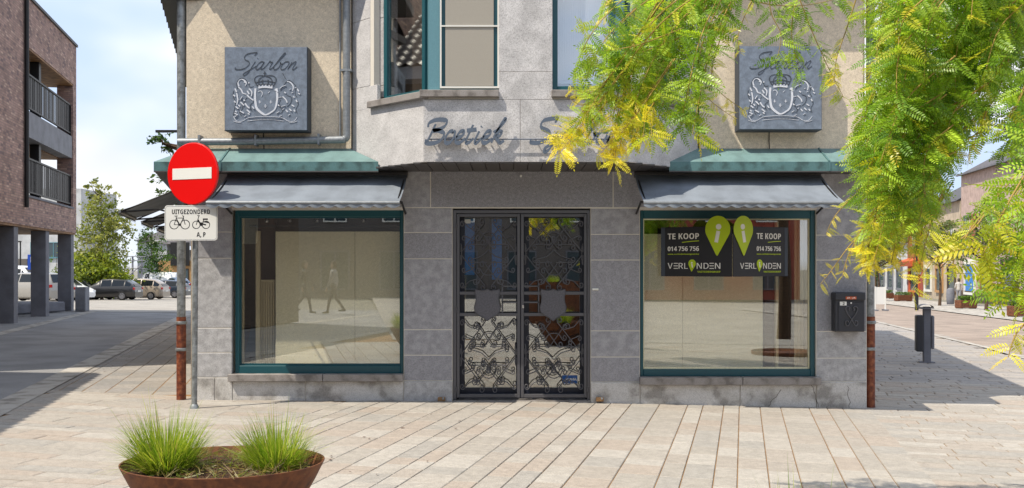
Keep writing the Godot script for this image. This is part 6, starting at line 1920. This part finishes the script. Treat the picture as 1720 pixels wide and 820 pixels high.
func build_locust() -> void:
	var o := thing("honey_locust_tree", "honey locust with feathery green and yellow leaves hanging in from the upper right", "tree", G(5.3, -4.75))
	var base := o.position
	var r := RandomNumberGenerator.new()
	r.seed = 4711
	var L := func(p: Vector3) -> Vector3: return p - base
	part("trunk", MB.new().tube(curve([Vector3(0, 0.3, 0), Vector3(0.03, 1.6, 0), Vector3(-0.06, 3.0, -0.05), Vector3(-0.2, 4.6, -0.2)], 4), [0.14, 0.13, 0.125, 0.12, 0.115, 0.11, 0.105, 0.1, 0.095, 0.09, 0.08, 0.07, 0.06], 10), M.bark, o)
	# branches that carry the sprays in view
	var heads := []
	for q in [[1800, -120, 5.0], [1700, -90, 6.0], [1500, -80, 6.3], [1330, -80, 6.6], [1220, -70, 6.4], [1780, 150, 3.6]]:
		heads.push_back(A(q[0], q[1], q[2]))
	var fork := base + Vector3(-0.1, 3.4, -0.08)
	for i in heads.size():
		var hd: Vector3 = heads[i]
		var mid: Vector3 = fork.lerp(hd, 0.5) + Vector3(0, 0.35, 0)
		part("branch", MB.new().tube(curve([L.call(fork), L.call(mid), L.call(hd)], 5), [0.06, 0.056, 0.052, 0.048, 0.044, 0.04, 0.036, 0.032, 0.028, 0.024, 0.02], 8), M.bark, o)
	var limb := MB.new()
	limb.tube(curve([L.call(A(1790, -70, 5.6)), L.call(A(1690, 10, 5.8)), L.call(A(1620, 50, 5.8)), L.call(A(1560, 110, 5.9)), L.call(A(1520, 180, 6.0))], 4), [0.03, 0.029, 0.028, 0.026, 0.024, 0.022, 0.02, 0.018, 0.016, 0.014, 0.012, 0.01, 0.009, 0.008, 0.007, 0.006, 0.005], 7)
	part("branch", limb, M.bark, o)
	# sprays: points (x, y, distance), yellow share at start and tip, leaves, leaf length
	var S := []
	var add := func(pts: Array, y0: float, y1: float, n: int, len := 0.165): S.push_back([pts, y0, y1, int(n * 1.45), len])
	add.call([[1215, -40, 6.3], [1120, 30, 6.2], [1040, 130, 6.1], [975, 215, 6.1], [948, 250, 6.1]], 0.1, 1.0, 34)
	add.call([[1190, -40, 6.3], [1090, 70, 6.2], [1040, 180, 6.1], [1030, 275, 6.0]], 0.1, 1.0, 36)
	add.call([[1160, -40, 6.4], [1075, 10, 6.3], [1020, 70, 6.2], [995, 130, 6.2]], 0.15, 0.35, 22)
	add.call([[1220, -40, 6.2], [1130, 50, 6.1], [1075, 150, 6.0], [1060, 240, 6.0]], 0.05, 0.8, 36)
	add.call([[1205, -10, 6.4], [1150, 90, 6.3], [1115, 170, 6.2], [1100, 225, 6.2]], 0.05, 0.3, 32)
	add.call([[1225, -30, 6.1], [1185, 60, 6.0], [1165, 140, 6.0], [1150, 215, 6.0]], 0.0, 0.3, 30)
	add.call([[1230, -20, 6.5], [1195, 70, 6.4], [1180, 150, 6.4], [1235, 200, 6.4]], 0.5, 1.0, 22, 0.12)
	add.call([[1100, 20, 6.2], [1040, 120, 6.2], [985, 175, 6.2], [950, 160, 6.2]], 0.5, 1.0, 14, 0.11)
	add.call([[1150, 60, 6.1], [1070, 90, 6.1], [1010, 100, 6.1]], 0.0, 0.2, 16)
	add.call([[1130, 100, 6.0], [1060, 200, 6.0], [1005, 260, 6.0]], 0.3, 1.0, 20, 0.12)
	add.call([[1060, -40, 6.5], [1030, -5, 6.5], [1015, 30, 6.5]], 0.6, 0.9, 8, 0.12)
	add.call([[1205, -40, 6.5], [1110, 20, 6.5], [1060, 90, 6.5], [1020, 165, 6.5]], 0.0, 0.25, 30)
	add.call([[1210, -40, 6.4], [1140, 20, 6.4], [1090, 110, 6.4], [1045, 210, 6.4]], 0.0, 0.5, 34)
	add.call([[1180, -40, 6.6], [1130, 60, 6.6], [1090, 140, 6.6], [1075, 195, 6.6]], 0.0, 0.2, 32)
	add.call([[1240, -40, 6.3], [1180, 20, 6.3], [1140, 100, 6.3], [1130, 190, 6.3]], 0.0, 0.2, 32)
	add.call([[1120, -10, 6.2], [1070, 60, 6.2], [1030, 120, 6.2], [985, 190, 6.2]], 0.0, 0.3, 26)
	add.call([[1080, 170, 6.0], [1050, 220, 6.0], [1040, 250, 6.0]], 0.7, 1.0, 16, 0.12)
	add.call([[1020, 170, 6.1], [980, 220, 6.1], [955, 245, 6.1]], 0.8, 1.0, 14, 0.11)
	# more twigs beside these
	for i in 26:
		var o2: Array = S[i % S.size()]
		if o2[4] < 0.15 and i > 17: continue
		var pts := []
		var shift := Vector2(r.randf_range(-26, 26), r.randf_range(-20, 16))
		for p in o2[0]: pts.push_back([p[0] + shift.x, p[1] + shift.y, p[2] + r.randf_range(-0.3, 0.3)])
		add.call(pts, o2[1] + 0.1, o2[2], int(o2[3] * 0.62), o2[4] * 1.1)
	add.call([[1290, -40, 6.6], [1295, 20, 6.6], [1312, 60, 6.6], [1302, 110, 6.6]], 0.0, 0.1, 14)
	add.call([[1330, -40, 6.5], [1355, 30, 6.5], [1385, 100, 6.5], [1418, 165, 6.5]], 0.0, 0.7, 26)
	add.call([[1300, -40, 6.6], [1262, 5, 6.6], [1240, 60, 6.6], [1245, 90, 6.6]], 0.5, 0.9, 12, 0.12)
	add.call([[1380, -40, 6.6], [1340, 0, 6.6], [1330, 60, 6.6], [1345, 120, 6.6]], 0.0, 0.1, 16)
	add.call([[1450, -40, 6.4], [1425, 40, 6.4], [1405, 100, 6.4], [1402, 140, 6.4]], 0.4, 1.0, 18, 0.13)
	add.call([[1465, 100, 6.3], [1455, 160, 6.3], [1440, 230, 6.3], [1425, 260, 6.3]], 0.6, 1.0, 14, 0.11)
	add.call([[1490, 290, 6.2], [1440, 325, 6.2], [1405, 360, 6.2], [1388, 392, 6.2]], 0.5, 1.0, 9, 0.10)
	add.call([[1480, 360, 6.1], [1430, 410, 6.1], [1400, 450, 6.1], [1378, 478, 6.1]], 0.6, 1.0, 10, 0.10)
	add.call([[1450, 380, 6.1], [1425, 430, 6.1], [1415, 465, 6.1]], 0.7, 1.0, 7, 0.09)
	add.call([[1180, -40, 6.2], [1260, 0, 6.3], [1340, 10, 6.4], [1420, -5, 6.4]], 0.0, 0.1, 20)
	# the mass on the right
	for k in 118:
		var e := Vector2(r.randf_range(1448, 1660), r.randf_range(10, 385))
		if e.x > 1600 and e.y > 190: e = Vector2(r.randf_range(1450, 1560), r.randf_range(150, 400))
		if e.x > 1575 and e.y > 300: e.x -= 90
		var d := r.randf_range(5.1, 6.5)
		var s := e + Vector2(r.randf_range(40, 130), r.randf_range(-190, -110))
		var m := s.lerp(e, 0.5) + Vector2(-20, -14)
		var yl := 0.12 if e.y > 170 and e.y < 330 else 0.42
		add.call([[s.x, s.y, d + 0.1], [m.x, m.y, d + 0.05], [e.x, e.y, d]], 0.0, yl + 0.15 * r.randf(), 22)
	for k in 26:
		var e := Vector2(r.randf_range(1445, 1550), r.randf_range(370, 475))
		var d := r.randf_range(5.4, 6.3)
		add.call([[e.x + r.randf_range(20, 70), e.y - 130, d], [e.x + 15, e.y - 60, d], [e.x, e.y, d]], 0.15, 0.95, 15, 0.13)
	for k in 40:
		var e := Vector2(r.randf_range(1600, 1730), r.randf_range(-10, 200))
		var d := r.randf_range(5.2, 6.8)
		add.call([[e.x + r.randf_range(20, 110), e.y - 140, d], [e.x + 30, e.y - 60, d], [e.x, e.y, d]], 0.05, 0.3, 17)
	for k in 9:
		var e := Vector2(r.randf_range(1665, 1740), r.randf_range(190, 260))
		var d := r.randf_range(5.0, 6.2)
		add.call([[e.x + r.randf_range(40, 110), e.y - 140, d], [e.x + 30, e.y - 60, d], [e.x, e.y, d]], 0.0, 0.1, 14)
	# nearest sprays, low at the right edge
	for q in [[1790, 190, 1700, 330, 1650, 430], [1800, 230, 1720, 350, 1680, 470], [1800, 270, 1740, 390, 1700, 500], [1800, 200, 1740, 280, 1690, 350], [1800, 320, 1740, 420, 1722, 520], [1800, 250, 1760, 360, 1715, 430]]:
		var d := r.randf_range(3.2, 3.7)
		add.call([[q[0], q[1], d], [q[2], q[3], d], [q[4], q[5], d - 0.1]], 0.05, 0.45, 17, 0.19)
	add.call([[1800, 440, 3.1], [1745, 520, 3.1], [1708, 560, 3.1], [1694, 600, 3.1]], 0.5, 0.8, 9, 0.12)
	add.call([[1690, 300, 4.4], [1640, 380, 4.4], [1575, 430, 4.4], [1530, 490, 4.4]], 0.3, 0.9, 15, 0.13)
	add.call([[1720, 280, 4.2], [1650, 360, 4.2], [1610, 420, 4.2], [1600, 450, 4.2]], 0.2, 0.9, 16, 0.13)
	add.call([[1660, 180, 5.4], [1640, 230, 5.4], [1625, 265, 5.4]], 0.8, 1.0, 12, 0.13)
	var meshes := [frond(0.35, 12, 0.15), frond(0.8, 11, -0.2), frond(-0.2, 12, 0.3), frond(1.2, 11, 0.05)]
	var where := [[], [], [], []]
	var tints := [[], [], [], []]
	var best := []
	var twigs := MB.new()
	for s in S:
		var ctl := []
		for p in s[0]: ctl.push_back(L.call(A(p[0], p[1], p[2])))
		var path := curve(ctl, 6)
		var rad := []
		for i in path.size(): rad.push_back(lerpf(0.0048, 0.0014, float(i) / (path.size() - 1)))
		twigs.tube(path, rad, 5, false)
		for i in s[3]:
			var t := pow((i + r.randf()) / s[3], 0.8)
			var f := t * (path.size() - 1.001)
			var j := int(f)
			var p: Vector3 = path[j].lerp(path[j + 1], f - j)
			var dir: Vector3 = (path[j + 1] - path[j]).normalized()
			var side := dir.cross(Vector3(r.randfn(), r.randfn(), r.randfn())).normalized()
			var x := (dir * r.randf_range(-0.1, 0.7) + side * r.randf_range(0.6, 1.1) + Vector3(0, r.randf_range(-0.4, 0.15), 0)).normalized()
			var up := (Vector3.UP + Vector3(r.randfn(), r.randfn(), r.randfn()) * 0.8 + Vector3(-0.2, 0, 0.5))
			var z := x.cross(up).normalized()
			var b := Basis(x, z.cross(x), z)
			var yel := clampf(lerpf(s[1], s[2] * 0.9, t) + r.randf_range(-0.2, 0.3), 0, 1)
			var len: float = s[4] * r.randf_range(0.75, 1.2) * (1.0 - 0.42 * yel)
			var tone := Color(0.12, 0.26, 0.025).lerp(Color(0.43, 0.60, 0.05), r.randf()).lerp(Color(0.80, 0.68, 0.05), smoothstep(0.35, 0.95, yel))
			tone *= r.randf_range(0.85, 1.45)
			tone.a = 1.0
			var k := r.randi() % 4
			var xf := Transform3D(b.scaled_local(Vector3.ONE * len), p)
			var d := -(p + base).z
			var px := (p + base).x / d * 1700.0 + 860.0
			var py := 447.0 - ((p + base).y - 1.62) / d * 1700.0
			if px > 20 and px < 1715 and py > 0:
				best.push_back([len / d, k, xf, tone])
			else:
				where[k].push_back(xf); tints[k].push_back(tone)
	# leafy crown above the picture
	for i in 1500:
		var g := r.randf() * TAU
		var rr := 2.6 * sqrt(r.randf())
		var p := Vector3(-0.3 + cos(g) * rr, 4.1 + r.randf() * 1.6 * (1.0 - rr / 3.2), -0.6 + sin(g) * rr)
		if (p + base).y < 1.62 + 500.0 * absf((p + base).z) / 1700.0 and (p + base).z < -0.5: continue
		var b := Basis(Vector3(r.randfn(), r.randfn(), r.randfn()).normalized(), r.randf() * TAU)
		var k := r.randi() % 4
		where[k].push_back(Transform3D(b.scaled_local(Vector3.ONE * 0.17), p)); tints[k].push_back(Color(0.12, 0.24, 0.02) * r.randf_range(0.8, 1.3))
	tag(part("twigs", twigs, M.twig, o), "", "", "", "stuff")
	best.sort_custom(func(a, b): return a[0] > b[0])
	var mats := []
	var steps := [Color(0.15, 0.30, 0.025), Color(0.23, 0.40, 0.03), Color(0.32, 0.50, 0.035), Color(0.37, 0.46, 0.03), Color(0.50, 0.52, 0.033), Color(0.64, 0.57, 0.036), Color(0.80, 0.68, 0.05)]
	for c in steps:
		var m: StandardMaterial3D = M.leaf.duplicate()
		m.albedo_color = c.linear_to_srgb()
		m.resource_name = "leaf_tone_%d" % mats.size()
		mats.push_back(m)
	for i in best.size():
		var e = best[i]
		if i < 300:
			var near := 0
			var bd := 9.0
			for k in steps.size():
				var dd: float = absf(steps[k].r - e[3].r) + absf(steps[k].g - e[3].g)
				if dd < bd:
					bd = dd; near = k
			part("leaf", meshes[e[1]], mats[near], o, e[2])
		else:
			where[e[1]].push_back(e[2]); tints[e[1]].push_back(e[3])
	for k in 4:
		if where[k].size(): copies("foliage", meshes[k], M.leaf, where[k], tints[k], o)
# ---------------------------------------------------------------- people: one continuous skin over a skeleton
func build_people() -> void:
	person("person in pale clothes standing on the far pavement of the right street", G(31.8, -72.0), 2.6, 0.1, [Color(0.62, 0.60, 0.58), Color(0.35, 0.36, 0.4)], 0.032)
	person("person in a dark jacket walking, mirrored in the left shop window", G(-6.9, 9.2), 1.7, 0.42, [Color(0.06, 0.06, 0.07), Color(0.08, 0.08, 0.1)], 0.032)
	person("person in a grey top and dark trousers walking, mirrored in the left shop window", G(-5.9, 9.0), -1.5, 0.4, [Color(0.36, 0.36, 0.36), Color(0.06, 0.06, 0.08)], 0.032)

func person(label: String, at: Vector3, turn: float, stride: float, cloth: Array, cell: float) -> void:
	var o := thing("person", label, "person", at, turn)
	var skin := Color(0.5, 0.33, 0.24)
	var hair := Color(0.06, 0.04, 0.03)
	var shoe := Color(0.05, 0.05, 0.05)
	# bones: from, to, radii, colour; z is forwards
	var b := []
	var add := func(p: Vector3, q: Vector3, r0: float, r1: float, c: Color): b.push_back([p, q, r0, r1, c])
	add.call(Vector3(0, 0.98, 0), Vector3(0, 1.2, 0.01), 0.135, 0.13, cloth[0])
	add.call(Vector3(0, 1.2, 0.01), Vector3(0, 1.38, 0.0), 0.135, 0.125, cloth[0])
	add.call(Vector3(-0.1, 1.38, 0), Vector3(0.1, 1.38, 0), 0.09, 0.09, cloth[0])
	add.call(Vector3(0, 1.42, 0), Vector3(0, 1.52, 0.015), 0.055, 0.052, skin)
	add.call(Vector3(0, 1.57, 0.03), Vector3(0, 1.65, 0.015), 0.075, 0.088, skin)
	add.call(Vector3(0, 1.58, 0.1), Vector3(0, 1.605, 0.11), 0.012, 0.01, skin)
	add.call(Vector3(0, 1.60, -0.04), Vector3(0, 1.69, 0.0), 0.08, 0.09, hair)
	add.call(Vector3(-0.085, 1.6, 0.01), Vector3(-0.09, 1.63, 0.0), 0.016, 0.016, skin); add.call(Vector3(0.085, 1.6, 0.01), Vector3(0.09, 1.63, 0.0), 0.016, 0.016, skin)
	for s in [-1.0, 1.0]:
		var f: float = stride * s
		var hip := Vector3(0.09 * s, 0.94, 0)
		var knee := hip + Vector3(0, -0.44 * cos(f * 0.8), 0.44 * sin(f * 0.8) + 0.02)
		var bend := 0.15 if f > 0 else 0.5 * absf(f) + 0.1
		var foot := knee + Vector3(0, -0.43 * cos(f * 0.8 - bend), 0.43 * sin(f * 0.8 - bend))
		add.call(hip, knee, 0.092, 0.062, cloth[1]); add.call(knee, foot, 0.06, 0.042, cloth[1])
		add.call(foot + Vector3(0, -0.03, -0.03), foot + Vector3(0.02 * s, -0.045, 0.17), 0.042, 0.034, shoe)
		var sh := Vector3(0.19 * s, 1.40, 0)
		var el := sh + Vector3(0.05 * s, -0.29 * cos(f * 0.6), -0.29 * sin(f * 0.6))
		var wr := el + Vector3(0.0, -0.24, 0.08 - 0.06 * f)
		add.call(sh, el, 0.056, 0.044, cloth[0]); add.call(el, wr, 0.042, 0.03, cloth[0])
		add.call(wr, wr + Vector3(0, -0.08, 0.015), 0.03, 0.034, skin)
		for k in 4:
			var p := wr + Vector3(0, -0.09, -0.015 + 0.02 * k)
			add.call(p, p + Vector3(-0.01 * s, -0.075 + 0.008 * absf(k - 1.5), 0.012), 0.0105, 0.009, skin)
		add.call(wr + Vector3(0, -0.03, 0.03), wr + Vector3(-0.01 * s, -0.075, 0.058), 0.012, 0.01, skin)
	# lift so that the lowest foot stands on the ground
	var low := 9.0
	for e in b: low = minf(low, minf(e[0].y - e[2], e[1].y - e[3]))
	for e in b:
		e[0].y -= low; e[1].y -= low
	part("body", nets(b, cell), M.tinted, o)

func nets(b: Array, h: float) -> MB:
	var val := {}
	var col := {}
	var k := 0.02
	for e in b:
		var p: Vector3 = e[0]
		var q: Vector3 = e[1]
		var R := maxf(e[2], e[3]) + 2.2 * h
		var lo := Vector3(minf(p.x, q.x), minf(p.y, q.y), minf(p.z, q.z)) - Vector3.ONE * R
		var hi := Vector3(maxf(p.x, q.x), maxf(p.y, q.y), maxf(p.z, q.z)) + Vector3.ONE * R
		var d := q - p
		var dd := maxf(d.length_squared(), 1e-9)
		for x in range(floori(lo.x / h), ceili(hi.x / h) + 1):
			for y in range(floori(lo.y / h), ceili(hi.y / h) + 1):
				for z in range(floori(lo.z / h), ceili(hi.z / h) + 1):
					var c := Vector3i(x, y, z)
					var w := Vector3(c) * h - p
					var t := clampf(w.dot(d) / dd, 0, 1)
					var s := (w - d * t).length() - lerpf(e[2], e[3], t)
					if val.has(c):
						var a: float = val[c]
						if s < a: col[c] = e[4]
						var m := maxf(k - absf(a - s), 0.0) / k
						val[c] = minf(a, s) - m * m * k * 0.25
					else:
						val[c] = s; col[c] = e[4]
	var m := MB.new()
	var id := {}
	var off := []
	for i in 8: off.push_back(Vector3i(i & 1, (i >> 1) & 1, (i >> 2) & 1))
	for c in val:
		var sum := Vector3()
		var n := 0
		var cs := []
		var whole := true
		for o in off:
			if not val.has(c + o):
				whole = false
				break
			cs.push_back(val[c + o])
		if not whole: continue
		for i in 8:
			for a in [1, 2, 4]:
				if i & a == 0 and (cs[i] < 0) != (cs[i | a] < 0):
					var t: float = cs[i] / (cs[i] - cs[i | a])
					sum += Vector3(off[i]).lerp(Vector3(off[i | a]), t); n += 1
		if n:
			var g := Vector3(cs[1] - cs[0] + cs[3] - cs[2] + cs[5] - cs[4] + cs[7] - cs[6], cs[2] - cs[0] + cs[3] - cs[1] + cs[6] - cs[4] + cs[7] - cs[5], cs[4] - cs[0] + cs[5] - cs[1] + cs[6] - cs[2] + cs[7] - cs[3])
			id[c] = m.v.size()
			m.v.push_back((Vector3(c) + sum / n) * h); m.n.push_back(g.normalized()); m.c.push_back(col[c])
	for c in val:
		for ax in 3:
			var e := Vector3i()
			e[ax] = 1
			if not val.has(c + e) or (val[c] < 0) == (val[c + e] < 0): continue
			var u := Vector3i()
			var w := Vector3i()
			u[(ax + 1) % 3] = 1; w[(ax + 2) % 3] = 1
			var q := [c - u - w, c - w, c, c - u]
			if not (id.has(q[0]) and id.has(q[1]) and id.has(q[2]) and id.has(q[3])): continue
			var i0: int = id[q[0]]
			var i1: int = id[q[1]]
			var i2: int = id[q[2]]
			var i3: int = id[q[3]]
			if val[c] < 0: m.ix.append_array([i0, i2, i1, i0, i3, i2])
			else: m.ix.append_array([i0, i1, i2, i0, i2, i3])
	return m
